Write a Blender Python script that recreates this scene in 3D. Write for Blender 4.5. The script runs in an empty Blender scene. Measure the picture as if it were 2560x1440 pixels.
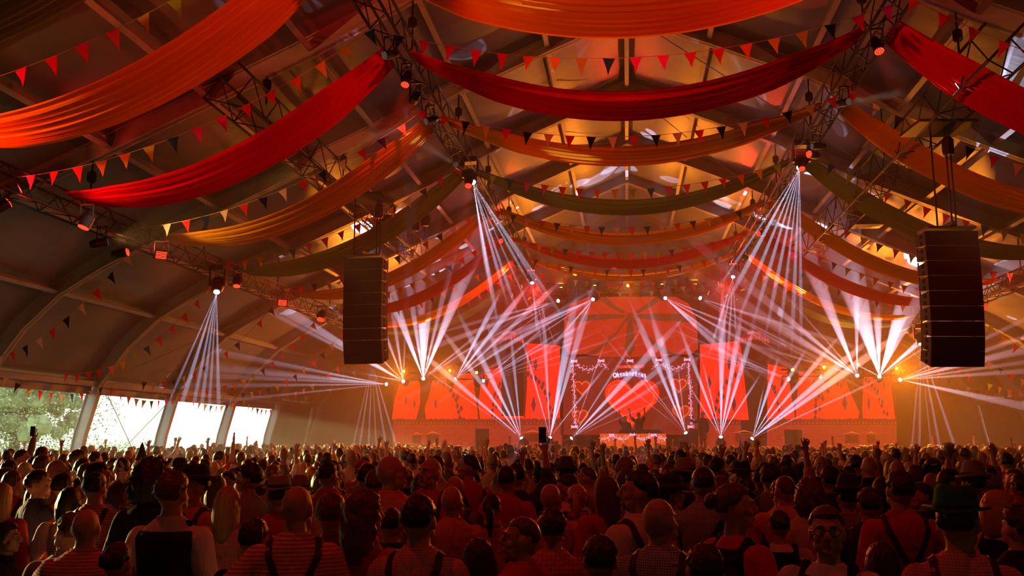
import bpy, bmesh, math, random
from mathutils import Vector, Matrix, Euler
random.seed(7)
C = bpy.context.scene.collection
SC = bpy.context.scene
PI = math.pi

# ------------------------------------------------------------------ camera
FPX = 2270.0                      # focal length in pixels of the 2560 wide frame
EYE = Vector((0.0, 0.0, 2.1))
_d = Vector((1568 - 1280, -(1096 - 720), FPX)).normalized()
_sy = _d.x; _cy = math.sqrt(1 - _sy * _sy); _sp = -_d.y / _cy; _cp = _d.z / _cy
CR = Vector((_cy, _sy, 0)); CF = Vector((-_sy * _cp, _cy * _cp, _sp)); CU = CR.cross(CF)
cam_data = bpy.data.cameras.new('camera')
cam_data.sensor_width = 36.0; cam_data.lens = FPX / 2560 * 36.0
cam_data.clip_start = 0.1; cam_data.clip_end = 500
cam = bpy.data.objects.new('camera', cam_data); C.objects.link(cam)
M = Matrix((CR, CU, -CF)).transposed().to_4x4(); M.translation = EYE
cam.matrix_world = M
SC.camera = cam

# ------------------------------------------------------------------ world, colour, cycles
SC.view_settings.view_transform = 'Standard'; SC.view_settings.look = 'None'
SC.view_settings.gamma = 1; SC.view_settings.use_curve_mapping = False
SC.view_settings.exposure = 0.0
w = bpy.data.worlds.new('evening_sky'); SC.world = w; w.use_nodes = True
wn = w.node_tree.nodes; wl = w.node_tree.links
bg = wn['Background']
geo = wn.new('ShaderNodeTexCoord'); sep = wn.new('ShaderNodeSeparateXYZ'); rmp = wn.new('ShaderNodeValToRGB')
wl.new(geo.outputs['Generated'], sep.inputs[0]); wl.new(sep.outputs['Z'], rmp.inputs[0]); wl.new(rmp.outputs[0], bg.inputs[0])
rmp.color_ramp.elements[0].position = 0.0; rmp.color_ramp.elements[0].color = (0.96, 1.0, 0.86, 1)
rmp.color_ramp.elements[1].position = 0.7; rmp.color_ramp.elements[1].color = (0.62, 0.78, 0.95, 1)
bg.inputs[1].default_value = 2.3
cy = SC.cycles
cy.max_bounces = 3; cy.diffuse_bounces = 1; cy.glossy_bounces = 1; cy.transmission_bounces = 3; cy.volume_bounces = 0
cy.transparent_max_bounces = 96; cy.sample_clamp_indirect = 2.5; cy.sample_clamp_direct = 0
cy.caustics_reflective = False; cy.caustics_refractive = False
cy.use_light_tree = True; cy.sample_clamp_direct = 0
cy.use_denoising = True; cy.use_adaptive_sampling = True; cy.adaptive_threshold = .03

# ------------------------------------------------------------------ helpers
def pray(x, y):
    return CR * ((x - 1280) / FPX) + CU * ((720 - y) / FPX) + CF
def at(x, y, Y):                  # point of the place at depth Y that the photograph shows at pixel x, y
    r = pray(x, y); return EYE + r * (Y / r.y)
def atz(x, y, z):
    r = pray(x, y); return EYE + r * ((z - EYE.z) / r.z)
def lin(c): return tuple(((v / 12.92) if v <= 0.04045 else ((v + 0.055) / 1.055) ** 2.4) for v in c)
def hexc(h): return lin([int(h[i:i + 2], 16) / 255 for i in (0, 2, 4)])

class MB:
    def __init__(s): s.v = []; s.f = []; s.m = []
    def add(s, vs, fs, mi=0):
        b = len(s.v); s.v += [tuple(v) for v in vs]; s.f += [tuple(i + b for i in f) for f in fs]; s.m += [mi] * len(fs); return s
    def box(s, c, d, rot=None, mi=0):
        c = Vector(c); vs = []
        for x in (-.5, .5):
            for y in (-.5, .5):
                for z in (-.5, .5):
                    p = Vector((x * d[0], y * d[1], z * d[2]))
                    if rot is not None: p = rot @ p
                    vs.append(c + p)
        return s.add(vs, [(0, 1, 3, 2), (4, 6, 7, 5), (0, 4, 5, 1), (2, 3, 7, 6), (0, 2, 6, 4), (1, 5, 7, 3)], mi)
    def tube(s, pts, r, n=6, cap=True, mi=0):
        pts = [Vector(p) for p in pts]; R = r if isinstance(r, (list, tuple)) else [r] * len(pts)
        vs = []; prev = None
        for i, p in enumerate(pts):
            t = (pts[min(i + 1, len(pts) - 1)] - pts[max(i - 1, 0)])
            if t.length < 1e-9: t = Vector((0, 0, 1))
            t.normalize()
            if prev is None:
                a = t.cross(Vector((0, 0, 1)))
                if a.length < 1e-3: a = t.cross(Vector((0, 1, 0)))
            else: a = prev - t * prev.dot(t)
            a.normalize(); prev = a; b = t.cross(a)
            for k in range(n):
                g = 2 * PI * (k + .5) / n; vs.append(p + (a * math.cos(g) + b * math.sin(g)) * R[i])
        fs = []
        for i in range(len(pts) - 1):
            for k in range(n):
                k2 = (k + 1) % n; fs.append((i * n + k, i * n + k2, (i + 1) * n + k2, (i + 1) * n + k))
        if cap: fs.append(tuple(range(n - 1, -1, -1))); L = (len(pts) - 1) * n; fs.append(tuple(L + k for k in range(n)))
        return s.add(vs, fs, mi)
    def lathe(s, prof, n=16, o=(0, 0, 0), rot=None, mi=0):
        vs = []; fs = []; o = Vector(o)
        for r, z in prof:
            for k in range(n):
                g = 2 * PI * k / n; p = Vector((r * math.cos(g), r * math.sin(g), z))
                if rot is not None: p = rot @ p
                vs.append(o + p)
        for i in range(len(prof) - 1):
            for k in range(n):
                k2 = (k + 1) % n; fs.append((i * n + k, i * n + k2, (i + 1) * n + k2, (i + 1) * n + k))
        fs.append(tuple(range(n - 1, -1, -1))); L = (len(prof) - 1) * n; fs.append(tuple(L + k for k in range(n)))
        return s.add(vs, fs, mi)
    def prism(s, poly, axis, d, mi=0):      # poly: 3-D points, pushed by vector axis*d
        n = len(poly); a = Vector(axis) * d; P = [Vector(p) for p in poly]
        return s.add(P + [p + a for p in P], [tuple(range(n - 1, -1, -1)), tuple(range(n, 2 * n))] + [(i, (i + 1) % n, n + (i + 1) % n, n + i) for i in range(n)], mi)
    def mesh(s, name, mats, smooth=False):
        me = bpy.data.meshes.new(name); me.from_pydata(s.v, [], s.f)
        for m in (mats if isinstance(mats, (list, tuple)) else [mats]): me.materials.append(m)
        if any(s.m): me.polygons.foreach_set('material_index', s.m)
        if smooth: me.polygons.foreach_set('use_smooth', [True] * len(me.polygons))
        me.update(); return me
    def build(s, name, mats, parent=None, smooth=False, loc=(0, 0, 0)):
        return link(name, s.mesh(name, mats, smooth), parent, loc)
def link(name, data, parent=None, loc=(0, 0, 0), rot=(0, 0, 0)):
    o = bpy.data.objects.new(name, data); C.objects.link(o); o.location = loc; o.rotation_euler = rot
    if parent is not None: o.parent = parent
    return o
def tag(o, label=None, cat=None, group=None, kind=None):
    if label: o['label'] = label
    if cat: o['category'] = cat
    if group: o['group'] = group
    if kind: o['kind'] = kind
    return o
def thing(name, label, cat, loc=(0, 0, 0), rotz=0, group=None):
    o = bpy.data.objects.new(name, None); C.objects.link(o); o.empty_display_size = .1
    o.location = loc; o.rotation_euler = (0, 0, rotz); return tag(o, label, cat, group)

# ------------------------------------------------------------------ materials
def mat(name, col, rough=.6, metal=0., spec=.3):
    m = bpy.data.materials.new(name); m.use_nodes = True; b = m.node_tree.nodes['Principled BSDF']
    b.inputs['Base Color'].default_value = (*col, 1); b.inputs['Roughness'].default_value = rough
    b.inputs['Metallic'].default_value = metal; b.inputs['Specular IOR Level'].default_value = spec
    return m
def noisy(m, scale=8, amt=.25, bump=0., stretch=(1, 1, 1)):
    nt = m.node_tree; b = nt.nodes['Principled BSDF']; col = b.inputs['Base Color'].default_value[:]
    tc = nt.nodes.new('ShaderNodeTexCoord'); mp = nt.nodes.new('ShaderNodeMapping'); n = nt.nodes.new('ShaderNodeTexNoise')
    mp.inputs['Scale'].default_value = stretch; n.inputs['Scale'].default_value = scale; n.inputs['Detail'].default_value = 4
    nt.links.new(tc.outputs['Object'], mp.inputs[0]); nt.links.new(mp.outputs[0], n.inputs['Vector'])
    r = nt.nodes.new('ShaderNodeValToRGB'); nt.links.new(n.outputs['Fac'], r.inputs[0])
    r.color_ramp.elements[0].position = .3; r.color_ramp.elements[1].position = .7
    r.color_ramp.elements[0].color = (*[c * (1 - amt) for c in col[:3]], 1); r.color_ramp.elements[1].color = (*[min(1, c * (1 + amt)) for c in col[:3]], 1)
    nt.links.new(r.outputs[0], b.inputs['Base Color'])
    if bump:
        bp = nt.nodes.new('ShaderNodeBump'); bp.inputs['Strength'].default_value = bump; bp.inputs['Distance'].default_value = .04
        nt.links.new(n.outputs['Fac'], bp.inputs['Height']); nt.links.new(bp.outputs[0], b.inputs['Normal'])
    return m
def emis(name, col, s, base=(0, 0, 0)):
    m = mat(name, base, .5); b = m.node_tree.nodes['Principled BSDF']
    b.inputs['Emission Color'].default_value = (*col, 1); b.inputs['Emission Strength'].default_value = s
    return m
def cloth(name, col, trans=.45, pleat=0.):
    m = bpy.data.materials.new(name); m.use_nodes = True; nt = m.node_tree; nt.nodes.remove(nt.nodes['Principled BSDF'])
    d = nt.nodes.new('ShaderNodeBsdfDiffuse'); t = nt.nodes.new('ShaderNodeBsdfTranslucent'); x = nt.nodes.new('ShaderNodeMixShader'); out = nt.nodes['Material Output']
    d.inputs[0].default_value = (*col, 1); t.inputs[0].default_value = (*col, 1); x.inputs[0].default_value = trans
    nt.links.new(d.outputs[0], x.inputs[1]); nt.links.new(t.outputs[0], x.inputs[2]); nt.links.new(x.outputs[0], out.inputs[0])
    return m
def haze(name, dens, col=(1, 1, 1), g=0.0):
    m = bpy.data.materials.new(name); m.use_nodes = True; nt = m.node_tree; nt.nodes.remove(nt.nodes['Principled BSDF'])
    v = nt.nodes.new('ShaderNodeVolumeScatter'); v.inputs['Color'].default_value = (*col, 1); v.inputs['Density'].default_value = dens; v.inputs['Anisotropy'].default_value = g
    nt.links.new(v.outputs[0], nt.nodes['Material Output'].inputs['Volume']); m.cycles.volume_sampling = 'EQUIANGULAR'
    return m

M_PVC = noisy(mat('tent_fabric', (.135, .132, .125), .4, 0, .5), 1.1, .10, .6, (.25, 1, .25))
M_ALU = noisy(mat('tent_aluminium', (.34, .32, .30), .5, .3), 3, .1)
M_BLACK = noisy(mat('black_metal', (.022, .022, .024), .5, .3), 6, .3)
M_GRILLE = mat('black_grille', (.02, .02, .021), .7)
M_CORD = mat('cord', (.35, .30, .26), .7)
M_WHITE = mat('white_plastic', (.75, .75, .72), .5)
CLOTHS = {'yellow': cloth('yellow_voile', (1.0, .46, .03), .5), 'crimson': cloth('crimson_voile', (.85, .02, .05), .45),
          'green': cloth('green_voile', (.26, .36, .09), .4)}
FLAGM = {k: cloth('flag_' + k, c, .45) for k, c in dict(orange=(.9, .22, .03), yellow=(.85, .55, .03), lime=(.5, .6, .03), blue=(.03, .16, .30),
         pink=(.8, .05, .30), red=(.75, .03, .03), navy=(.02, .02, .09), cream=(.75, .55, .45)).items()}
# ------------------------------------------------------------------ tent shell
XC = 0.2                                              # the ridge runs above x = XC
HALF = [(-17.1, 0.0), (-16.75, 2.2), (-16.36, 3.72), (-15.55, 4.85), (-14.61, 5.74), (-13.55, 6.38), (-12.53, 6.89), (-10.4, 7.80), (-8.32, 8.72), (-6.26, 9.65), (-4.15, 10.72), (-1.95, 11.66), (0, 12.48)]
PROF = [(x + XC, z) for x, z in HALF] + [(XC - x, z) for x, z in reversed(HALF[:-1])]
FRAMES = [-3.5, 1.5, 6.5, 11.5, 16.5, 21.5, 26.5, 31.5, 36.5, 41.5, 46.5]
OFF = .36                                             # depth of the aluminium profile, the fabric lies on its outside
def offset_prof(d):
    out = []
    for i, (x, z) in enumerate(PROF):
        a = Vector(PROF[max(i - 1, 0)]); b = Vector(PROF[min(i + 1, len(PROF) - 1)]); t = (b - a).normalized()
        n = Vector((-t.y, t.x)); out.append((x + n.x * d, z + n.y * d))
    return out
OUT = offset_prof(OFF)
# fabric roof: one panel per bay and per field between two purlins
roof = tag(bpy.data.objects.new('ceiling', None), kind='structure'); C.objects.link(roof)
FIELDS = [(2, 4), (4, 6), (6, 7), (7, 8), (8, 9), (9, 10), (10, 11), (11, 12)]
FIELDS += [(24 - b, 24 - a) for a, b in reversed(FIELDS)]
for bi in range(len(FRAMES) - 1):
    y0, y1 = FRAMES[bi] + .06, FRAMES[bi + 1] - .06
    for a, b in FIELDS:
        vs = []; fs = []; idx = []
        pts = [OUT[k] for k in range(a, b + 1)]
        fine = []
        for k in range(len(pts) - 1):
            for s in range(3 if len(pts) > 2 else 4): t = s / (3 if len(pts) > 2 else 4); fine.append((pts[k][0] * (1 - t) + pts[k + 1][0] * t, pts[k][1] * (1 - t) + pts[k + 1][1] * t))
        fine.append(pts[-1]); nu = len(fine); nv = 7
        mb = MB()
        for j in range(nv):
            v = j / (nv - 1); y = y0 + (y1 - y0) * v
            for i, (x, z) in enumerate(fine):
                u = i / (nu - 1); dz = -.07 * math.sin(PI * u) * math.sin(PI * v)
                vs.append((x, y, z + dz))
        for j in range(nv - 1):
            for i in range(nu - 1): fs.append((j * nu + i, j * nu + i + 1, (j + 1) * nu + i + 1, (j + 1) * nu + i))
        mb.add(vs, fs); mb.build('roof_panel', M_PVC, roof, True)
# frames
def frame_mesh():
    mb = MB(); inn = PROF; w_, fl = .13, .02
    for i in range(len(PROF) - 1):
        for (A, B, A2, B2, hw) in ((inn[i], inn[i + 1], None, None, .115),):
            a, b = Vector(A), Vector(B); t = (b - a).normalized(); n = Vector((-t.y, t.x))
            o0, o1 = Vector(OUT[i]), Vector(OUT[i + 1])
            # inner flange
            for (p, q, d0, d1, h) in ((a, b, 0, .03, .11), (o0, o1, -.03, 0, .11)):
                vs = [(r.x + n.x * d, y, r.y + n.y * d) for r in (p, q) for d in (d0, d1) for y in (-h, h)]
                mb.add(vs, [(0, 1, 3, 2), (4, 6, 7, 5), (0, 4, 5, 1), (2, 3, 7, 6), (0, 2, 6, 4), (1, 5, 7, 3)])
            vs = [(r.x, y, r.y) for r in (a, b, o1, o0) for y in (-.05, .05)]
            mb.add(vs, [(0, 2, 4, 6), (1, 7, 5, 3), (0, 1, 3, 2), (4, 5, 7, 6)])
    return mb.mesh('trim', M_ALU)
def plate_mesh():
    mb = MB(); mb.box((0, 0, 0), (.9, .13, .28))
    for i in range(4):
        for s in (-1, 1):
            for z in (-.08, .08): mb.lathe([(.018, 0), (.018, .02)], 6, (-.33 + .22 * i, s * .066, z), Matrix.Rotation(-s * PI / 2, 3, 'X'))
    return mb.mesh('joint_plate', M_ALU)
fm = frame_mesh(); pm = plate_mesh()
for i, y in enumerate(FRAMES):
    f = link('trim_%d' % (i + 1), fm, None, (0, y, 0)); tag(f, kind='structure')
    for k in (4, 6, 8, 12, 16, 18, 20):
        x, z = PROF[k]; a = Vector(PROF[k - 1]); b = Vector(PROF[k + 1]); t = (b - a).normalized(); n = Vector((-t.y, t.x))
        link('joint_plate', pm, f, (x + n.x * .17, 0, z + n.y * .17), (0, -math.atan2(t.y, t.x), 0))
# purlins, one per bay
pu = {}
pr = tag(bpy.data.objects.new('trim_12', None), kind='structure'); C.objects.link(pr)
for k in (2, 4, 6, 7, 8, 9, 10, 11, 12, 13, 14, 15, 16, 17, 18, 20, 22):
    x, z = PROF[k]; a = Vector(PROF[k - 1]); b = Vector(PROF[k + 1]); t = (b - a).normalized(); n = Vector((-t.y, t.x))
    if k == 12: n = Vector((0, 1))
    wd = .17 if k in (2, 22) else .12
    rot = Matrix.Rotation(-math.atan2(t.y, t.x) if k != 12 else 0, 3, 'Y')
    me = MB().box((0, 0, 0), (wd, 4.8, .05), rot).box((n.x * .09, 0, n.y * .09), (.05, 4.8, .16), rot).mesh('purlin', M_ALU)
    for bi in range(len(FRAMES) - 1):
        link('purlin', me, pr, (x + n.x * .10, (FRAMES[bi] + FRAMES[bi + 1]) / 2, z + n.y * .10))
# bracing wires in some bays
wires = tag(bpy.data.objects.new('trim_13', None), kind='structure'); C.objects.link(wires)
for (k0, k1, b) in ((2, 6, 6), (6, 2, 6), (0, 2, 6), (2, 0, 6), (8, 12, 5), (12, 16, 5), (10, 12, 6), (12, 14, 6), (18, 22, 6), (22, 18, 6), (8, 4, 8)):
    p = (PROF[k0][0], FRAMES[b], PROF[k0][1] + .1); q = (PROF[k1][0], FRAMES[b + 1], PROF[k1][1] + .1)
    if k0 in (2, 6, 0) or True: MB().tube([p, q], .012, 5).build('bracing_cable', M_CORD, wires)
# floor, walls
M_FLOOR = noisy(mat('floor_boards', (.06, .05, .045), .7), 2, .3)
fl = tag(MB().box((XC, 21.5, -.05), (34.2, 51, .1)).build('floor', M_FLOOR), kind='structure')
def wall_side(sx, name, openings):
    o = tag(bpy.data.objects.new(name, None), kind='structure'); C.objects.link(o)
    for bi in range(len(FRAMES) - 1):
        y0, y1 = FRAMES[bi] + .1, FRAMES[bi + 1] - .1
        X0 = XC + sx * 17.3; X1 = XC + sx * 16.6
        def wp(y, z): t = z / 3.72; return (X0 * (1 - t) + X1 * t, y, z)
        if bi in openings:
            zt = 3.45
            MB().prism([wp(y0, zt), wp(y1, zt), wp(y1, 3.9), wp(y0, 3.9)], (sx, 0, 0), .03).build('valance_panel', M_PVC, o)
        else:
            MB().prism([wp(y0, 0), wp(y1, 0), wp(y1, 3.9), wp(y0, 3.9)], (sx, 0, 0), .03).build('wall_panel', M_PVC, o)
    return o
wall_side(-1, 'wall_left', (3, 4, 5, 6, 7, 8))
wall_side(1, 'wall_right', ())
def gable(y, name, th):
    poly = [(x, y, z) for x, z in OUT]; o = MB().prism(poly, (0, 1, 0), th).build(name, M_PVC); return tag(o, kind='structure')
gable(46.7, 'wall_back', .05); gable(-3.9, 'wall_front', .05)
# clear PVC windows in the open bays
M_CLEAR = bpy.data.materials.new('clear_window_film'); M_CLEAR.use_nodes = True
_nt = M_CLEAR.node_tree; _nt.nodes.remove(_nt.nodes['Principled BSDF']); _a = _nt.nodes.new('ShaderNodeBsdfTransparent'); _b = _nt.nodes.new('ShaderNodeBsdfGlossy'); _x = _nt.nodes.new('ShaderNodeMixShader')
_a.inputs[0].default_value = (.93, .95, .92, 1); _b.inputs['Roughness'].default_value = .15; _x.inputs[0].default_value = .04
_nt.links.new(_a.outputs[0], _x.inputs[1]); _nt.links.new(_b.outputs[0], _x.inputs[2]); _nt.links.new(_x.outputs[0], _nt.nodes['Material Output'].inputs[0])
for j, bi in enumerate((3, 4, 5, 6, 7, 8)):
    y0, y1 = FRAMES[bi] + .15, FRAMES[bi + 1] - .15
    wo = tag(bpy.data.objects.new('window_%d' % (j + 1), None), kind='structure'); C.objects.link(wo)
    MB().prism([(-17.02, y0, .1), (-17.02, y1, .1), (-16.5, y1, 3.5), (-16.5, y0, 3.5)], (-1, 0, 0), .01).build('pane', M_CLEAR, wo)
    MB().prism([(-17.0, y0, 1.05), (-17.0, y1, 1.05), (-16.98, y1, 1.13), (-16.98, y0, 1.13)], (1, 0, 0), .05).build('rail', M_WHITE, wo)
# ------------------------------------------------------------------ outside on the left
M_GRASS = noisy(mat('grass', (.16, .24, .07), .9), .6, .3)
tag(MB().box((-90, 40, -.3), (146, 200, .1)).build('ground', M_GRASS), kind='structure')
M_LEAF = noisy(cloth('leaves', (.10, .17, .04), .35) if False else mat('leaves', (.46, .58, .28), .7), 3, .5)
M_BARK = mat('bark', (.12, .08, .05), .9)
def tree(x, y, h, r, label, seed):
    rnd = random.Random(seed); t = thing('tree', label, 'tree', (x, y, -.25), 0, 'trees outside the left side windows')
    MB().tube([(0, 0, 0), (.1, 0, h * .3), (0, .1, h * .6)], [.25, .2, .1], 8).build('trunk', M_BARK, t)
    mb = MB()
    for k in range(190):
        d = Vector((rnd.gauss(0, 1), rnd.gauss(0, 1), rnd.gauss(0, 1))).normalized() * r * rnd.uniform(.3, .82); a_ = rnd.uniform(.25, .5)
        mb.lathe([(a_ * math.sin(PI * q / 7) * rnd.uniform(.85, 1.1), -a_ * math.cos(PI * q / 7)) for q in range(1, 7)], 9, Vector((d.x, d.y, h * .62 + d.z * .9)))
    for k in range(16000):
        d = Vector((rnd.gauss(0, 1), rnd.gauss(0, 1), rnd.gauss(0, 1))).normalized() * r * rnd.uniform(.6, 1.05) * (1 + .25 * math.sin(k % 17))
        c = Vector((0, 0, h * .62)) + Vector((d.x, d.y, d.z * .9)); s = rnd.uniform(.05, .13)
        a = Vector((rnd.gauss(0, 1), rnd.gauss(0, 1), rnd.gauss(0, 1))).normalized(); b = a.orthogonal().normalized()
        mb.add([c, c + a * s, c + a * s * .5 + b * s * .6], [(0, 1, 2)])
    tag(mb.build('foliage', M_LEAF, t), kind='stuff')
tree(-24.0, 33.5, 7.0, 3.4, 'leafy green tree outside the nearest clear window', 1)
tree(-29, 36, 7.0, 3.4, 'second leafy tree outside the nearest window, farther off', 2)
tree(-42, 52, 6, 2.6, 'small hazy tree far beyond the side windows', 4)
hedge = MB(); rnd = random.Random(5)
for k in range(9000):
    c = Vector((rnd.uniform(-64, -56), rnd.uniform(15, 110), abs(rnd.gauss(0, .8)) + .1)); a = Vector((rnd.gauss(0, 1), rnd.gauss(0, 1), rnd.gauss(0, 1))).normalized(); b = a.orthogonal(); s = .16
    hedge.add([c, c + a * s, c + b * s], [(0, 1, 2)])
tag(hedge.build('hedge', M_LEAF), 'low hazy hedge line on the field beyond the windows', 'hedge', kind='stuff')
van = thing('van', 'small white van parked outside the nearest clear window', 'van', (-26, 33, -.25), 1.2)
MB().prism([(-2.2, -.9, .4), (2.2, -.9, .4), (2.2, -.9, 1.2), (1.2, -.9, 1.9), (-2.2, -.9, 1.9)], (0, 1, 0), 1.8).build('body', M_WHITE, van)
for sx in (-1.4, 1.4):
    for sy in (-.92, .72): MB().lathe([(.33, 0), (.33, .2)], 14, (sx, sy + .2, .33), Matrix.Rotation(PI / 2, 3, 'X')).build('wheel', M_BLACK, van)
# sun, low on the left
sd = bpy.data.lights.new('evening_sun', 'SUN'); sd.energy = 13.0; sd.color = (1, .76, .30); sd.angle = .02
so = link('evening_sun', sd); so.rotation_euler = Vector((1, -.5, -.15)).to_track_quat('-Z', 'Y').to_euler()
# ------------------------------------------------------------------ haze in the tent
M_HAZE = haze('stage_haze', .0125, (1, .86, .74), .05)
hp = [(x, 17.0, z) for x, z in offset_prof(OFF + .25)]; hp[0] = (hp[0][0], 17.0, -.02); hp[-1] = (hp[-1][0], 17.0, -.02)
hz = MB().prism(hp, (0, 1, 0), 29.6).build('haze', M_HAZE)
tag(hz, 'thin stage haze filling the whole festival tent', 'haze', kind='stuff')
hz.display_type = 'WIRE'
# ------------------------------------------------------------------ trusses
ZT = 9.3
PRX = at(2378, 577, 17.6).x
def brace_mesh(p, q, r=.013): return MB().tube([p, q], r, 4, False).mesh('brace', M_BLACK)
def truss(name, label, x, z, y0, y1, s=.42, pitch=.52, axis='Y', cat='truss', faces=3, cr=.026, group=None):
    t = thing(name, label, cat, (x, y0, z) if axis == 'Y' else (y0, x, z), 0 if axis == 'Y' else -PI / 2, group)
    L = y1 - y0; h = s / 2
    for a in (-h, h):
        for b in (-h, h):
            MB().tube([(a, 0, b), (a, L, b)], cr, 6).build('chord', M_BLACK, t)
    n = int(L / pitch); F = [((-h, -h), (-h, h)), ((h, -h), (h, h)), ((-h, -h), (h, -h)), ((-h, h), (h, h))][:faces]
    for (a, b) in F:
        up = brace_mesh((a[0], 0, a[1]), (b[0], pitch, b[1])); dn = brace_mesh((b[0], 0, b[1]), (a[0], pitch, a[1]))
        for k in range(n): link('brace', up if k % 2 == 0 else dn, t, (0, k * pitch, 0))
    for k in range(int(L / 4) + 1):                 # hanging slings to the rafters
        pass
    return t
truss('lighting_truss', 'black box truss running to the stage, left of the centre drapes', -4.05, ZT, 6, 39.6)
truss('lighting_truss', 'black box truss running to the stage, right of the centre drapes', 4.5, ZT, 6, 39.6)
truss('lighting_truss', 'low black box truss along the curved left ribs with red lamps under it', -10.6, 6.5, 8, 39.6, pitch=.52)
truss('lighting_truss', 'low black box truss far right, behind the right speaker array', 11.0, 6.5, 12, 39.6, pitch=.56)
truss('speaker_truss', 'wide dark truss above the left speaker array, among the red drapes', -7.0, 8.35, 14.5, 30, .62, .62)
truss('speaker_truss', 'wide dark truss above the right speaker array', PRX, 8.35, 14.5, 30, .62, .62)
truss('stage_truss', 'black truss across the stage top carrying the amber lamps and white laser fans', 40.0, 8.55, -4.6, 5.0, .36, .5, 'X')
truss('stage_truss', 'low black truss over the left end of the stage with five white beam heads', 40.0, 4.85, -11.2, -5.9, .3, .4, 'X')
truss('stage_truss', 'low black truss over the right end of the stage with five white beam heads', 40.0, 4.85, 6.6, 12.0, .3, .4, 'X')
# suspension chains from the roof to each truss
def roof_z(x):
    for (a, b) in zip(PROF, PROF[1:]):
        if a[0] <= x <= b[0]: return a[1] + (b[1] - a[1]) * (x - a[0]) / (b[0] - a[0])
    return 3.
for tx, tz, h in ((-4.05, ZT, .21), (4.5, ZT, .21), (-10.6, 6.5, .21), (11.0, 6.5, .21), (-7.0, 8.35, .31), (PRX, 8.35, .31)):
    for fy in FRAMES[3:9]:
        if abs(tx) in (7.0, PRX) and not 15 < fy < 30: continue
        tag(MB().tube([(tx, fy, tz + h), (tx, fy, roof_z(tx) + .02)], .02, 5).lathe([(.05, 0), (.09, .04), (.09, .2), (.05, .24)], 8, (tx, fy, (tz + h + roof_z(tx)) / 2)).build('hanging_chain', M_BLACK),
            'black chain holding the %s truss at the %s rib' % ({-4.05: 'left high', 4.5: 'right high', -10.6: 'low left', 11.0: 'low right', -7.0: 'left speaker', PRX: 'right speaker'}[tx], ('nearest', 'second', 'third', 'fourth', 'fifth', 'sixth')[FRAMES.index(fy) - 3]), 'chain', 'chains between the trusses and the ribs')
# ------------------------------------------------------------------ draped fabric swags
def swag(p, q, sag, wid, colr, label, group, w0=.55, npleat=9, tilt=0.0, seed=0):
    rnd = random.Random(seed); nu, nv = 40, 84
    ph = [rnd.uniform(0, 6.28) for _ in range(6)]
    vs = []; fs = []
    p, q = Vector(p), Vector(q)
    for i in range(nu):
        u = i / (nu - 1); c = p.lerp(q, u); c.z -= 4 * sag * u * (1 - u) ; c.z += .0
        wdt = wid * (w0 + (1 - w0) * min(1, math.sin(PI * u) * 1.9))
        for j in range(nv):
            v = j / (nv - 1) - .5
            fold = .030 * math.sin(v * npleat * 2 * PI + ph[0] + .5 * math.sin(u * 5 + ph[1])) + .026 * abs(math.sin(v * npleat * 3.4 * PI + ph[2] + u * 1.2)) + .016 * math.sin(v * npleat * 7.6 * PI + ph[4] + .8 * math.sin(u * 4)) + .02 * math.sin(v * 9 + ph[3])
            bow = -.16 * (1 - 4 * v * v) * math.sin(PI * u)
            vs.append((c.x, c.y + v * wdt, c.z + fold + bow + tilt * v * wdt))
    for i in range(nu - 1):
        for j in range(nv - 1): fs.append((i * nv + j, (i + 1) * nv + j, (i + 1) * nv + j + 1, i * nv + j + 1))
    o = MB().add(vs, fs).build('fabric_swag', CLOTHS[colr], None, True)
    return tag(o, label, 'drape', group)
YS = [9.2, 12.1, 15.8, 19.5, 23.5, 27.8, 31.9, 35.6, 38.4]
CS = ['green', 'yellow', 'crimson', 'yellow', 'green', 'yellow', 'crimson', 'yellow', 'green']
NM = ['olive green', 'golden yellow', 'crimson', 'golden yellow', 'olive green', 'golden yellow', 'crimson', 'golden yellow', 'olive green']
ORD = ['nearest', 'nearest', 'nearest', 'second', 'second', 'third', 'second', 'farthest', 'farthest']
for k, (y, c) in enumerate(zip(YS, CS)):
    W = 1.35 if k < 7 else 1.0
    grp = ''
    if 0 < k < 8:
        swag((-3.85, y, ZT - .1), (4.3, y, ZT - .1), (1.15, 1.15, 1.17, .92, 1.06, 1.0, .95, .8, .7)[k], W * (1.2 if k == 1 else 1), c, '%s fabric swag between the high trusses, %s of its colour in the centre' % (NM[k], ORD[k]), 'swags across the centre', seed=k, w0=.35)
    swag((-10.4, y, 6.65), (-4.3, y, ZT - .1), .78, W, c, '%s fabric swag on the left side, %s of its colour there' % (NM[k], ORD[k]), 'swags on the left', seed=20 + k, w0=.6)
    swag((10.8, y, 6.65), (4.75, y, ZT - .1), .78, W, c, '%s fabric swag on the right side, %s of its colour there' % (NM[k], ORD[k]), 'swags on the right', seed=40 + k, w0=.6)
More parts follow.
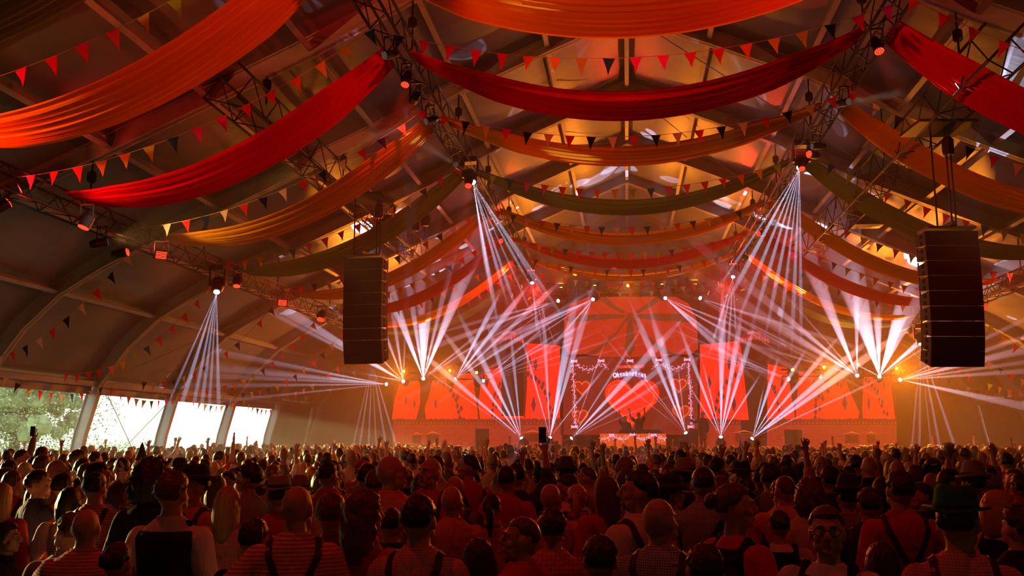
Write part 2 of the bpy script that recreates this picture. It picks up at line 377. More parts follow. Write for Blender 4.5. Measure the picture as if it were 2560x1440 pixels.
# ------------------------------------------------------------------ bunting
FLAG = {}
def flag_mesh(cn, s=1.0):
    if cn not in FLAG:
        FLAG[cn] = MB().add([(-.09, -.002, 0), (.09, -.002, 0), (.03, .012, -.14), (0, .004, -.25), (-.03, .012, -.14), (-.09, .002, 0), (.09, .002, 0), (.03, .016, -.14), (0, .008, -.25), (-.03, .016, -.14)],
                [(0, 4, 2, 1), (4, 3, 2), (6, 7, 9, 5), (7, 8, 9), (0, 1, 6, 5), (1, 2, 7, 6), (2, 3, 8, 7), (3, 4, 9, 8), (4, 0, 5, 9)]).mesh('flag', FLAGM[cn])
    return FLAG[cn]
MULTI = ['orange', 'yellow', 'lime', 'blue', 'pink', 'pink', 'red', 'red']
TRI = ['red', 'navy', 'cream']
def bunting(p, q, sag, seq, label, group, step=.42, off=0, scale=1.15):
    p, q = Vector(p), Vector(q); rnd = random.Random(hash(label) % 1000 if False else len(label) * 7 + int(p.y * 10))
    t = thing('bunting', label, 'bunting', tuple(p), 0, group)
    P = lambda u: p.lerp(q, u) - Vector((0, 0, 4 * sag * u * (1 - u))) - p
    MB().tube([P(i / 24) for i in range(25)], .006, 4, False).build('cord', M_CORD, t)
    n = int((q - p).length / step); d = (q - p); yaw = math.atan2(d.y, d.x)
    for i in range(n):
        u = (i + .6) / n; a = P(u); b = P(min(1, u + .01)); dd = (b - a).normalized()
        pit = math.asin(max(-1, min(1, dd.z)))
        o = link('flag', flag_mesh(seq[(i + off) % len(seq)]), t, a, (rnd.uniform(-.25, .25), -pit * .9 if abs(pit) < 1 else -pit, yaw + rnd.uniform(-.3, .3)))
        o.scale = (scale,) * 3
    return t
YB = [10.9, 14.3, 18.3, 22.4, 26.6, 30.4, 33.6, 36.6, 38.9]
for k, y in enumerate(YB):
    seq = MULTI if k % 2 == 1 or k == 0 else TRI; st = .44
    kind = 'rainbow coloured' if seq is MULTI else 'red, navy and cream'
    od = ['frontmost', 'first', 'first', 'second', 'second', 'third', 'third', 'fourth', 'fourth'][k]
    if k > 0: bunting((-4.0, y, ZT - .3), (4.45, y, ZT - .3), .7, seq, '%s bunting across the centre, %s of its colours' % (kind, od), 'centre buntings', st, k * 3)
    bunting((-10.6, y, 6.65), (-4.1, y, ZT - .15), .5, seq, '%s bunting left of the high truss, %s of its colours' % (kind, od), 'left buntings', st, k * 5)
    bunting((11.0, y, 6.65), (4.55, y, ZT - .15), .5, seq, '%s bunting right of the high truss, %s of its colours' % (kind, od), 'right buntings', st, k * 2)
    if k > 1:
        bunting((-15.9, y + 1.6, 3.95), (-10.7, y, 6.2), .75, seq, '%s bunting running from low left truss to window edge, %s'  % (kind, od), 'steep left buntings', st, k * 4)
        bunting((16.3, y + 1.6, 3.95), (11.1, y, 6.2), .75, seq, '%s bunting running from low right truss to right eave, %s' % (kind, od), 'steep right buntings', st, k * 3)
for bi, lab in zip(range(4, 9), ('over the nearest clear window', 'over the second clear window', 'over the third clear window', 'over the fourth clear window', 'over the farthest clear window')):
    bunting((-16.0, FRAMES[bi] + .1, 3.75), (-16.0, FRAMES[bi + 1] - .1, 3.7), .38, MULTI if bi % 2 == 0 else ['red', 'pink', 'cream', 'blue', 'red', 'cream', 'navy', 'orange'], 'short bunting sagging ' + lab, 'window buntings', .46, bi)
# ------------------------------------------------------------------ lamps
RED = (1, .03, .015); AMB = (1, .25, .012); WHT = (.68, .70, 1.0)
E_RED = emis('red_diode', (1, .035, .012), 3.5); E_AMB = emis('amber_lens', (1, .46, .05), 6); E_WHT = emis('white_lens', (.85, .9, 1), 60)
M_BEAM = haze('lit_haze', .30, (1, 1, 1)); M_BEAMR = haze('red_lit_haze', .10, (1, .9, .9))
def mean_dir(p, ends, Yt): return sum(((at(x, y, Yt) - p).normalized() for x, y, _ in ends), Vector((0, 0, 0)))
def spot(name, parent, loc, target, col, power, size=40, blend=.4, rad=.04):
    d = bpy.data.lights.new(name, 'SPOT'); d.energy = power; d.color = col; d.spot_size = math.radians(size); d.spot_blend = blend; d.shadow_soft_size = rad
    o = link(name, d, parent, loc); o.rotation_euler = (Vector(target) - Vector(loc)).to_track_quat('-Z', 'Y').to_euler(); return o
def aim(v): return Vector(v).to_track_quat('-Z', 'Y').to_matrix()
def moving_head(p, d, label, group, hang=True):
    d = Vector(d).normalized(); t = thing('moving_head_light', label, 'stage light', tuple(p), 0, group); s = 1 if hang else -1
    MB().box((0, 0, s * .42), (.36, .3, .14)).build('base', M_BLACK, t)
    for x in (-.19, .19): MB().box((x, 0, s * .18), (.05, .14, .42)).build('yoke_arm', M_BLACK, t)
    R = aim(d).to_3x3()
    MB().lathe([(.09, .2), (.15, .14), (.16, -.05), (.12, -.2), (.115, -.24)], 14, (0, 0, 0), R).build('head', M_BLACK, t)
    MB().lathe([(.072, -.243), (.072, -.25)], 14, (0, 0, 0), R).build('lens', E_WHT, t)
    return t
def cone(mb, a, b, r0, r1, n=8):
    a, b = Vector(a), Vector(b); mb.tube([a, b], [r0, r1], n)
def mean_dir(p, ends, Yt): return sum(((at(x, y, Yt) - p).normalized() for x, y, _ in ends), Vector((0, 0, 0)))
BEAM_K = 5.0
def beams(t, p, ends, Yt, power):
    """ends: (pixel x, pixel y, width in pixels). A prism splits the lamp into narrow, nearly collimated beams: one spot lamp and one shaft of lit haze each."""
    p = Vector(p); mean = mean_dir(p, ends, Yt).normalized(); q = p + mean * .262
    for (x, y, wd) in ends:
        e = at(x, y, Yt); dr = (e - q).normalized(); r1 = wd / 2 * Yt / FPX; L = (e - q).length
        mb = MB(); mb.tube([q + dr * .01 - p, e - p, e + (e - q) * .14 - p, e + (e - q) * .28 - p, e + (e - q) * .40 - p, e + (e - q) * .5 - p], [.012, r1, r1 * .92, r1 * .66, r1 * .34, .002], 8)
        o = mb.build('light_shaft', M_BEAM, t, True); tag(o, kind='stuff')
        lamp = spot('beam_lamp', t, q - p, e - p, WHT, power, math.degrees(2 * max(.005, r1 / L)) * 1.15, .6, .004)
        d = lamp.data; d.use_nodes = True; nt = d.node_tree; em = [n for n in nt.nodes if n.type == 'EMISSION'][0]
        fo = nt.nodes.new('ShaderNodeLightFalloff'); fo.inputs[0].default_value = BEAM_K; nt.links.new(fo.outputs['Linear'], em.inputs['Strength'])
HEADS = [ # position px, pyp, Y, label, ends, Yt, power
 ((976, 961), 40, 'leftmost white beam head on the low left stage truss', [(420, 905, 40), (430, 860, 30), (440, 935, 22), (430, 965, 20), (480, 1010, 14)], 31, 1),
 ((1012, 957), 40, 'white beam head second from left on the low left stage truss', [(690, 760, 34), (720, 800, 22), (880, 820, 12), (950, 800, 14), (985, 800, 14), (1012, 860, 5), (940, 940, 5)], 33, 1),
 ((1057, 952), 40, 'middle white beam head on the low left stage truss', [(960, 690, 40), (1012, 640, 30), (1050, 560, 66), (1085, 600, 40), (1190, 620, 50), (1240, 800, 12), (1300, 790, 10), (1120, 690, 20)], 31, 1.5),
 ((1130, 955), 40, 'white beam head second from right on the low left stage truss', [(1215, 800, 14), (1262, 790, 18), (1330, 770, 16), (1380, 790, 12), (1420, 850, 4), (1345, 820, 8)], 38, 1),
 ((1198, 957), 40, 'rightmost white beam head on the low left stage truss', [(1330, 845, 7), (1350, 862, 7), (1405, 842, 9), (1420, 862, 6), (1500, 858, 7), (1560, 870, 5)], 38, .8),
 ((1403, 749), 40, 'left outer white laser head under the stage truss', [(1130, 850, 16), (1160, 815, 8), (1180, 870, 9), (1200, 800, 4), (1260, 850, 4)], 35, .9),
 ((1488, 745), 40, 'left inner white laser head under the stage truss', [(1140, 930, 20), (1170, 890, 16), (1210, 860, 14), (1180, 950, 12), (1386, 860, 12), (1420, 870, 4), (1300, 830, 7)], 33, 1),
 ((1657, 742), 40, 'right inner white laser head under the stage truss', [(1810, 880, 20), (1850, 890, 16), (1960, 906, 14), (1990, 928, 10), (1940, 860, 8), (1900, 840, 7), (2040, 890, 8)], 33, 1),
 ((1742, 741), 40, 'right outer white laser head under the stage truss', [(2080, 850, 14), (1990, 830, 6), (2060, 905, 10), (2100, 940, 9), (1930, 870, 5)], 35, .9),
 ((1983, 953), 40, 'leftmost white beam head on the low right stage truss', [(1770, 862, 7), (1800, 880, 5), (1780, 895, 5), (1830, 900, 4), (1760, 840, 4)], 38, .8),
 ((2062, 948), 40, 'white beam head second from left on the low right stage truss', [(1800, 870, 9), (1840, 840, 8), (1880, 800, 8), (1850, 900, 5), (1960, 800, 4), (1780, 800, 10)], 38, 1),
 ((2147, 943), 40, 'middle white beam head on the low right stage truss', [(1840, 690, 30), (1860, 760, 26), (2010, 620, 50), (2140, 640, 26), (1900, 800, 14), (1840, 850, 12), (1930, 700, 8)], 31, 1.3),
 ((2197, 946), 40, 'white beam head second from right on the low right stage truss', [(2110, 640, 90), (2188, 600, 50), (2330, 560, 90), (2290, 760, 30), (2480, 700, 40), (2100, 890, 6), (2420, 800, 10)], 31, 1.15),
 ((2242, 951), 40, 'rightmost white beam head on the low right stage truss', [(2600, 830, 16), (2600, 865, 26), (2600, 900, 14), (2600, 925, 16), (2580, 1020, 24), (2600, 780, 14)], 32, .8),
 ((1310, 1106), 40, 'leftmost white beam head on the stage floor', [(1110, 930, 16), (1160, 900, 16), (1195, 880, 20), (1240, 880, 14), (1284, 905, 10), (1100, 950, 5)], 38, .9),
 ((1374, 1106), 40, 'white beam head on the stage floor, second from the left', [(1317, 888, 7), (1330, 930, 5), (1362, 850, 12), (1420, 850, 26), (1450, 830, 20), (1480, 960, 7), (1400, 930, 4)], 38, 1),
 ((1420, 1104), 40, 'white beam head at the left end of the dj desk', [(1490, 920, 5), (1560, 890, 9), (1620, 890, 22), (1640, 930, 16), (1690, 930, 9), (1604, 990, 4), (1700, 980, 4)], 38, 1),
 ((1720, 1093), 40, 'white beam head at the right end of the dj desk', [(1560, 900, 5), (1600, 930, 5), (1620, 860, 18), (1650, 860, 16), (1668, 900, 12), (1700, 960, 4), (1560, 960, 3)], 38, 1),
 ((1802, 1104), 40, 'white beam head on the stage floor, second from the right', [(1730, 900, 12), (1770, 960, 5), (1805, 840, 20), (1838, 880, 16), (1860, 900, 14), (1870, 985, 6), (1745, 1000, 4)], 38, 1.1),
 ((1872, 1106), 40, 'rightmost white beam head on the stage floor', [(1925, 960, 10), (1975, 940, 10), (2035, 915, 13), (2090, 920, 20), (2150, 905, 22), (2126, 982, 7), (1900, 1010, 4)], 38, 1.1),
]
BP = 2400.
for (pp, Y, label, ends, Yt, pw) in HEADS:
    p = at(pp[0], pp[1], Y)
    t = moving_head(p, mean_dir(p, ends, Yt), label, 'white beam heads', pp[1] < 1000); beams(t, p, ends, Yt, BP * pw)
TRH = [((1176, 441), -4.05, 'white beam head hanging from the left high truss', [(1212, 640, 12), (1240, 660, 10), (1262, 690, 10), (1285, 640, 8), (1310, 660, 9), (1345, 700, 10), (1225, 700, 12), (1300, 720, 7)], 1.0, 8.72),
       ((2004, 402), 4.5, 'white beam head hanging from the right high truss', [(1870, 660, 14), (1890, 690, 12), (1915, 700, 12), (1940, 710, 12), (1962, 730, 10), (1985, 740, 12), (2002, 740, 10), (1850, 640, 8)], 1.1, 8.72),
       ((545, 712), -10.6, 'white beam head hanging from the low left truss before the grey tent side', [(470, 960, 14), (492, 975, 12), (508, 985, 12), (525, 985, 10), (546, 985, 12), (455, 930, 8)], .6, 5.9),
       ((1328, 697), -4.05, 'far white beam head at the stage end of the left high truss', [(1340, 800, 6), (1352, 850, 5), (1366, 850, 5), (1380, 840, 4)], .5, 8.7),
       ((1834, 681), 4.5, 'far white beam head at the stage end of the right high truss', [(1790, 830, 9), (1805, 840, 8), (1822, 850, 8), (1838, 800, 5)], .5, 8.7),
       ((930, 893), -7.0, 'white beam head glimpsed under the left speaker array', [(888, 1090, 5), (902, 1095, 6), (922, 1100, 6), (940, 1100, 5), (962, 1095, 7), (985, 1095, 7)], .5, 5.35),
       ((2300, 846), 11.0, 'white beam head glimpsed under the right speaker array', [(2282, 1090, 6), (2299, 1095, 7), (2325, 1090, 5), (2345, 1095, 8), (2378, 1090, 8)], .5, 5.6)]
for (pp, X, label, ends, pw, Y) in TRH:
    p = atz(pp[0], pp[1], Y); yt = p.y - 1.6; t = moving_head(p, mean_dir(p, ends, yt), label, 'white beam heads'); beams(t, p, ends, yt, BP * pw)
def par(p, d, label, group, r=.13, spotc=RED, power=0, size=30, lens=None):
    t = thing('led_par_light', label, 'stage light', tuple(p), 0, group); R = aim(Vector(d).normalized()).to_3x3()
    MB().lathe([(r * .7, .22), (r * 1.05, .12), (r * 1.05, -.1), (r * .98, -.1)], 16, (0, 0, 0), R).build('housing', M_BLACK, t)
    for x in (-r * 1.15, r * 1.15): MB().tube([(x, 0, 0), (x, 0, .32)], .012, 5).build('bracket', M_BLACK, t)
    MB().box((0, 0, .33), (r * 2.4, .05, .03)).build('clamp', M_BLACK, t)
    mb = MB()
    for ring, n in ((0, 1), (.42, 6), (.8, 12)):
        for k in range(n):
            g = 2 * PI * k / n; mb.lathe([(r * .16, -.105), (r * .16, -.118)], 6, R @ Vector((math.cos(g) * r * ring, math.sin(g) * r * ring, 0)), R)
    mb.build('diode', lens or E_RED, t)
    if power: spot('wash_lamp', t, R @ Vector((0, 0, -.13)), R @ Vector((0, 0, -3)), spotc, power, size, .6, .1)
    return t
def flood(p, d, label, group, power=0):
    t = thing('led_flood_light', label, 'stage light', tuple(p), 0, group); R = aim(Vector(d).normalized()).to_3x3()
    MB().box(R @ Vector((0, 0, .06)), (.27, .20, .11), R).build('housing', M_BLACK, t)
    MB().tube([(-.155, 0, 0), (-.155, 0, .3), (.155, 0, .3), (.155, 0, 0)], .014, 5).build('bracket', M_BLACK, t)
    mb = MB()
    for i in range(5): mb.box(R @ Vector((0, -.068 + i * .034, -.003)), (.22, .017, .008), R)
    mb.build('diode', E_RED, t)
    if power: spot('wash_lamp', t, R @ Vector((0, 0, -.05)), R @ Vector((0, 0, -3)), RED, power, 100, .7, .12)
    return t
def shaft(t, v, r0, r1, m=None):
    v = Vector(v); mb = MB(); cone(mb, v.normalized() * .14, v, r0, r1, 10); tag(mb.build('light_shaft', m or M_BEAMR, t, True), kind='stuff')
g = 'red lamps under the trusses'
t = par(atz(215, 556, 6.0), (-.25, -.3, -1), 'round red lamp on the low left truss, nearest of its lamps', g, .105, RED, 120, 24); shaft(t, (-.75, -.3, -1.2), .1, .26)
t = flood(atz(403, 638, 5.95), (.55, -.6, -.35), 'square red flood lamp on the low left truss, before the curved rib', g, 260)
par(atz(593, 706, 5.9), (.1, -.4, -1), 'small round red lamp just past the beam head on the low left truss', g, .09, RED, 40)
flood(atz(706, 757, 5.8), (.4, -.8, -.2), 'small square red flood lamp farther along the low left truss', g, 260)
par(atz(803, 792, 5.8), (0, -.6, -1), 'farthest round red lamp on the low left truss', g, .12, RED, 40)
t = par(atz(1015, 202, 8.72), (-.05, -.5, -1), 'round red lamp under the left high truss beside the crimson drape', g, .08, RED, 150, 30); shaft(t, (-.1, -.4, -1.5), .1, .26)
t = par(atz(2194, 118, 8.75), (.1, -.5, -1), 'round red lamp under the right high truss, high above the crowd', g, .085, RED, 150, 30); shaft(t, (.5, -.4, -1.7), .1, .35)
t = par(atz(1172, 457, 8.45), (0, -.6, -1), 'red lamp just under the beam head of the left high truss', g, .09, RED, 200); shaft(t, (-.05, -.4, -1.6), .12, .3)
par(atz(2003, 414, 8.5), (0, -.6, -1), 'red lamp just under the beam head of the right high truss', g, .08, RED, 60)
par(at(1260, 600, 36), (0, -.9, -.3), 'tiny far red lamp beside the left high truss', g, .1, RED, 0)
par(at(1903, 577, 35), (0, -.9, -.3), 'tiny far red lamp beside the right high truss', g, .1, RED, 0)
par(at(2282, 832, 36), (0, -.6, -1), 'red lamp low beside the right speaker array', g, .14, RED, 40)
flood(at(2210, 860, 39), (0, -1, -.1), 'small red flood lamp far along the low right truss', g, 60)
par(at(2457, 765, 30), (0, -.8, -.3), 'red lamp to the right of the right speaker array', g, .13, RED, 40)
# amber blinders
def blinder(p, label, group, power, r=.12, rot=(0, -1, -.15), size=150):
    t = thing('amber_blinder', label, 'stage light', tuple(p), 0, group); R = aim(Vector(rot).normalized()).to_3x3()
    MB().lathe([(r * .5, .18), (r * 1.2, .06), (r * 1.25, -.03), (r * 1.02, -.03)], 14, (0, 0, 0), R).build('reflector', M_BLACK, t)
    MB().lathe([(r * .9, -.01), (r * .3, -.035)], 14, (0, 0, 0), R).build('lens', E_AMB, t)
    MB().tube([(-r * 1.3, 0, 0), (-r * 1.3, 0, .22), (r * 1.3, 0, .22), (r * 1.3, 0, 0)], .012, 5).build('bracket', M_BLACK, t)
    if power: spot('blinder_lamp', t, R @ Vector((0, 0, -.06)), R @ Vector((0, 0, -3)), AMB, power, size, .8, .08)
    return t
for i, (x, y) in enumerate([(1403, 720), (1487, 715), (1570, 714), (1655, 712), (1738, 712)]):
    blinder(at(x, y, 39.7), '%s amber lamp of the five on the top stage truss' % ('leftmost', 'second', 'middle', 'fourth', 'rightmost')[i], 'amber lamps on the stage', (800, 0, 1500, 0, 800)[i], .16, (0, -1, -.1) if i == 2 else (0, -.45, 1), 150)
for i, (x, y) in enumerate([(960, 889), (1010, 928), (1057, 922), (1125, 926), (1192, 931)]):
    blinder(at(x, y, 39.7), '%s amber lamp of the five over the left end of the stage' % ('leftmost', 'second', 'middle', 'fourth', 'rightmost')[i], 'amber lamps on the stage', (0, 3600, 0, 3600, 0)[i], .16, (-.1, -1, -.25), 140)
for i, (x, y) in enumerate([(1981, 924), (2060, 918), (2145, 911), (2196, 917), (2241, 921), (2352, 880)]):
    blinder(at(x, y, 39.7), '%s amber lamp of the six over the right end of the stage' % ('leftmost', 'second', 'third', 'fourth', 'fifth', 'rightmost')[i], 'amber lamps on the stage', (0, 4500, 0, 0, 7000, 0)[i], .16, (.1, -1, -.2), 150)
# ------------------------------------------------------------------ stage
E_SCR = emis('screen_red', (1, .018, .006), 1.5, (.02, .0, .0)); E_SCRD = emis('screen_dark', (.13, .010, .004), 1.0, (.02, .0, .0))
E_SCRO = emis('screen_orange', (1, .10, .01), .9); E_SCRP = emis('screen_pink', (1, .42, .62), 1.3); E_SCRV = emis('screen_purple', (.62, .16, .6), .8)
E_DIA = emis('screen_diamond', (.22, .015, .03), .7); E_LINE = emis('screen_line', (1, .16, .02), 1.0); E_SIGN = emis('sign_red', (1, .05, .06), .9)
M_DECK = noisy(mat('stage_deck', (.05, .045, .04), .6), 3, .2); M_DARK = mat('dark_cloth', (.03, .02, .02), .9)
E_SHEART = emis('screen_dim_heart', (.6, .016, .006), 1.)
def brick_screen(name, base, line, s):
    m = bpy.data.materials.new(name); m.use_nodes = True; nt = m.node_tree; b = nt.nodes['Principled BSDF']; b.inputs['Base Color'].default_value = (.02, 0, 0, 1)
    br = nt.nodes.new('ShaderNodeTexBrick'); tc = nt.nodes.new('ShaderNodeTexCoord'); mp = nt.nodes.new('ShaderNodeMapping'); mp.inputs['Rotation'].default_value = (PI / 2, 0, 0)
    nt.links.new(tc.outputs['Object'], mp.inputs[0]); nt.links.new(mp.outputs[0], br.inputs['Vector'])
    br.inputs['Scale'].default_value = 3.2; br.inputs['Color1'].default_value = (*base, 1); br.inputs['Color2'].default_value = (*[c * .75 for c in base], 1); br.inputs['Mortar'].default_value = (*line, 1); br.inputs['Mortar Size'].default_value = .03
    nt.links.new(br.outputs[0], b.inputs['Emission Color']); b.inputs['Emission Strength'].default_value = s; return m
E_BRK = brick_screen('screen_brick', (.33, .022, .012), (.14, .006, .003), .9)
E_BRKL = brick_screen('screen_brick_lit', (.60, .04, .018), (.25, .01, .005), .9)
def px(poly, Y): return [at(x, y, Y) for x, y in poly]
def plate(poly, Y, m, name, parent, th=.03): return MB().prism(px(poly, Y), (0, 1, 0), th).build(name, m, parent)
SY = 44.8
deck = MB().box((XC, 43.6, .72), (31, 5.9, 1.5)).build('stage', M_DECK); tag(deck, 'low dark stage platform across the far end under the screens', 'stage')
# centre screen: brick wall, hearts, garlands, lettering
cs = thing('video_screen', 'centre video screen with a big red heart on a brick wall and pink bows', 'screen', tuple(at(1580, 1085, SY)))
def put(o, par): o.location = o.location - par.location; return o
def P(poly, m, name, par, dy, th=.012): return put(plate(poly, SY - dy, m, name, par, th), par)
P([(1408, 1087), (1408, 892), (1744, 892), (1744, 1087)], E_BRK, 'panel', cs, 0, .1)
P([(1400, 1087), (1400, 745), (1750, 745), (1750, 1087)], M_DARK, 'backing', cs, -.15, .1)
def heart(cx, cyy, r, n=40, sy=1.0):
    out = []
    for i in range(n):
        t = 2 * PI * i / n; out.append((cx + r * 16 * math.sin(t) ** 3 / 16, cyy - sy * r * (13 * math.cos(t) - 5 * math.cos(2 * t) - 2 * math.cos(3 * t) - math.cos(4 * t)) / 16))
    return out
P(heart(1580, 1000, 68, 48), E_SCR, 'heart', cs, .03)
def hline(cx, cyy, r, m, par, dy, sy=1.0):
    pts = [at(x, y, SY - dy) - par.location for x, y in heart(cx, cyy, r, 48, sy)]; pts.append(pts[0]); MB().tube(pts, .035, 4).build('heart_outline', m, par)
hline(1578, 1003, 58, E_LINE, cs, .05)
for (x, y, r) in ((1455, 968, 22), (1450, 1040, 22), (1697, 962, 22), (1703, 1030, 24)):
    P(heart(x, y, r, 30), E_SHEART, 'small_heart', cs, .03); hline(x, y, r * .85, E_LINE, cs, .05)
def wave(x0, x1, y0, y1, amp, n, par, dy, vertical=False, sag=0):
    rnd = random.Random(int(x0 + y0)); pts = []; mb = MB(); mf = MB()
    for i in range(n + 1):
        t = i / n; x = x0 + (x1 - x0) * t + (rnd.uniform(-1, 1) * 2 if vertical else 0); y = y0 + (y1 - y0) * t + 4 * sag * t * (1 - t) + (0 if vertical else amp * (-1) ** i)
        pts.append(at(x, y, SY - dy) - par.location)
        for k in range(4):
            c = at(x + rnd.uniform(-5, 5), y + rnd.uniform(-5, 5), SY - dy) - par.location; s = rnd.uniform(.012, .03)
            mf.add([c + Vector((-s, 0, -s)), c + Vector((s, 0, -s)), c + Vector((0, 0, s)), c + Vector((0, -.01, 0))], [(0, 1, 2), (0, 3, 1), (1, 3, 2), (2, 3, 0)])
    MB().tube(pts, .022, 4).build('garland_ribbon', E_SCRP, par); tag(mf.build('garland_blossom', E_SCRP, par), kind='stuff')
def bow(x, y, s, par, dy):
    P([(x - 9 * s, y - 5 * s), (x - 1.5 * s, y - 2 * s), (x - 1.5 * s, y + 2 * s), (x - 9 * s, y + 5 * s)], E_SCRP, 'bow', par, dy)
    P([(x + 9 * s, y - 5 * s), (x + 1.5 * s, y - 2 * s), (x + 1.5 * s, y + 2 * s), (x + 9 * s, y + 5 * s)], E_SCRP, 'bow', par, dy)
    P([(x - 2 * s, y - 3 * s), (x + 2 * s, y - 3 * s), (x + 2 * s, y + 3 * s), (x - 2 * s, y + 3 * s)], E_SCRP, 'bow', par, dy + .02)
for x, y in ((1435, 903), (1503, 902), (1575, 902), (1647, 900), (1718, 899), (1436, 1067), (1727, 1067)): bow(x, y, .9, cs, .06)
wave(1440, 1500, 910, 910, 3, 12, cs, .05, sag=14); wave(1652, 1712, 908, 908, 3, 12, cs, .05, sag=14)
wave(1505, 1517, 908, 920, 1, 3, cs, .05); wave(1645, 1634, 908, 920, 1, 3, cs, .05)
wave(1432, 1438, 910, 1060, 0, 34, cs, .05, True); wave(1721, 1730, 908, 1060, 0, 34, cs, .05, True)
P([(1541, 914), (1612, 912), (1610, 920), (1545, 921)], E_SIGN, 'banner', cs, .05)
def letters(txt, x, y, hpx, Y, m, par, arch=0., bold=.02, spread=1.0, shear=0.):
    """solid letters one by one along a slight arch"""
    n = len(txt); wpx = hpx * .56 * spread
    for i, ch in enumerate(txt):
        c = bpy.data.curves.new('letter', 'FONT'); c.body = ch; c.align_x = 'CENTER'; c.align_y = 'CENTER'; c.extrude = .02; c.offset = bold; c.size = hpx * 1.2 * Y / FPX; c.materials.append(m); c.shear = shear
        u = (i - (n - 1) / 2) / n; q = at(x + u * n * wpx, y + arch * u * u * 4 - arch * .5, Y)
        tmp = bpy.data.objects.new('tmp', c); C.objects.link(tmp); me = bpy.data.meshes.new_from_object(tmp.evaluated_get(bpy.context.evaluated_depsgraph_get())); bpy.data.objects.remove(tmp); bpy.data.curves.remove(c)
        o = link('letter', me, par, q - par.location, (PI / 2, -u * arch * .05, 0)); o.scale = (.82, 1, 1)
P([(1533, 946), (1540, 935), (1558, 931), (1575, 928), (1596, 930), (1612, 933), (1617, 946), (1600, 944), (1575, 939), (1552, 944)], E_SCRV, 'sign_board', cs, .07)
letters('MATRIXX', 1576, 916.5, 6, SY - .09, E_LINE, cs, 0, .01, 1.35)
letters('Oktoberfest', 1575, 937, 12.5, SY - .12, emis('sign_white', (1, .78, .82), 1.5), cs, 5, .010, 1.08)
# crown of the stage set: dark spokes over red cloth, lambrequin
cr = thing('stage_canopy', 'red tent-like canopy with dark radiating ribbons above the centre screen', 'stage set', tuple(at(1575, 890, SY - .6)))
def PC(poly, m, name, dy, th=.03): return put(plate(poly, SY - .6 - dy, m, name, cr, th), cr)
M_REDC = emis('glowing_red_canopy', (1, .05, .015), .45, (.5, .02, .01))  # cloth glows by emission, in place of stage light falling on it
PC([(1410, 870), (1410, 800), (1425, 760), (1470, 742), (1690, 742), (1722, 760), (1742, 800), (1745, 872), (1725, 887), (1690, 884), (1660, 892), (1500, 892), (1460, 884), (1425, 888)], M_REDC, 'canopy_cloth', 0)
M_RIB = emis('glowing_ribbon', (.35, .06, .02), .5, (.10, .03, .02))  # faint emission puts light on the ribbons
hub = (1575, 790)
for poly in ([(1570, 795), (1580, 795), (1588, 870), (1575, 892), (1562, 870)], [(1565, 793), (1572, 798), (1530, 850), (1490, 885), (1462, 886), (1500, 865), (1540, 830)], [(1585, 793), (1578, 798), (1620, 850), (1660, 885), (1690, 886), (1650, 865), (1610, 830)],
             [(1562, 786), (1562, 794), (1500, 800), (1430, 806), (1412, 800), (1440, 788), (1500, 785)], [(1588, 786), (1588, 794), (1650, 802), (1720, 806), (1742, 800), (1710, 785), (1650, 783)],
             [(1565, 780), (1555, 784), (1520, 765), (1490, 742), (1515, 742), (1540, 765)], [(1585, 780), (1595, 784), (1630, 765), (1665, 742), (1640, 742), (1610, 765)]):
    PC(poly, M_RIB, 'ribbon', .06)
PC([(hub[0] + 9 * math.cos(a / 12 * 2 * PI), hub[1] + 9 * math.sin(a / 12 * 2 * PI)) for a in range(12)], M_RIB, 'hub', .1)
# curtain screens: red curtain shapes with diamonds
def diamond(x, y, w_, h_): return [(x, y - h_), (x + w_, y), (x, y + h_), (x - w_, y)]
def curtain_screen(x0, x1, y0, y1, yb, label, curtains, dias, checks, lit=1.0, skew=0):
    yb = 1127
    t = thing('curtain_screen', label, 'screen', tuple(at((x0 + x1) / 2, yb, SY + .2)))
    def Q(poly, m, name, dy, th=.012): o = plate(poly, SY + .2 - dy, m, name, t, th); o.location = o.location - t.location; return o
    Q([(x0, yb), (x0, y0), (x1, y1), (x1, yb)], E_SCRD, 'panel', 0, .12)
    for poly in curtains: Q(poly, E_SCR, 'curtain', .02)
    for (x, y, a, b) in dias: Q(diamond(x, y, a, b), E_DIA, 'diamond', .04)
    for (x, y, a, b) in checks: Q(diamond(x, y, a, b), E_DIA, 'lozenge', .04)
    # tree line and the lake under it
    rnd = random.Random(int(x0)); top = [(x0, 1052)]
    n = int((x1 - x0) / 3)
    for i in range(n): top.append((x0 + (x1 - x0) * (i + .5) / n, 1050 - rnd.uniform(0, 5)))
    Q(top + [(x1, 1052), (x1, 1062), (x0, 1062)], E_BRK, 'tree_line', .06)
    for i in range(int((x1 - x0) / 9)):
        x = x0 + 5 + i * 9; Q([(x, 1056), (x + 2, 1056), (x + 1.5, 1060), (x + .5, 1060)], E_SCRO, 'light_dot', .08)
    Q([(x0, 1062), (x1, 1062), (x1, yb), (x0, yb)], E_BRKL, 'brick_wall', .05)
    return t, Q
def house(Q, x, y, w_, h_):
    Q([(x - w_, y), (x - w_, y - h_), (x + w_, y - h_), (x + w_, y)], E_BRK, 'window_frame', .08); Q([(x - w_ * .85, y), (x - w_ * .85, y - h_ * .9), (x - 1, y - h_ * .9), (x - 1, y)], E_SCRD, 'window_pane', .1)
    Q([(x + 1, y), (x + 1, y - h_ * .9), (x + w_ * .85, y - h_ * .9), (x + w_ * .85, y)], E_SCRD, 'window_pane', .1)
    Q([(x - w_ * 1.25, y - h_), (x, y - h_ * 1.35), (x + w_ * 1.25, y - h_), (x, y - h_ * 1.22)], E_LINE, 'window_pediment', .1)
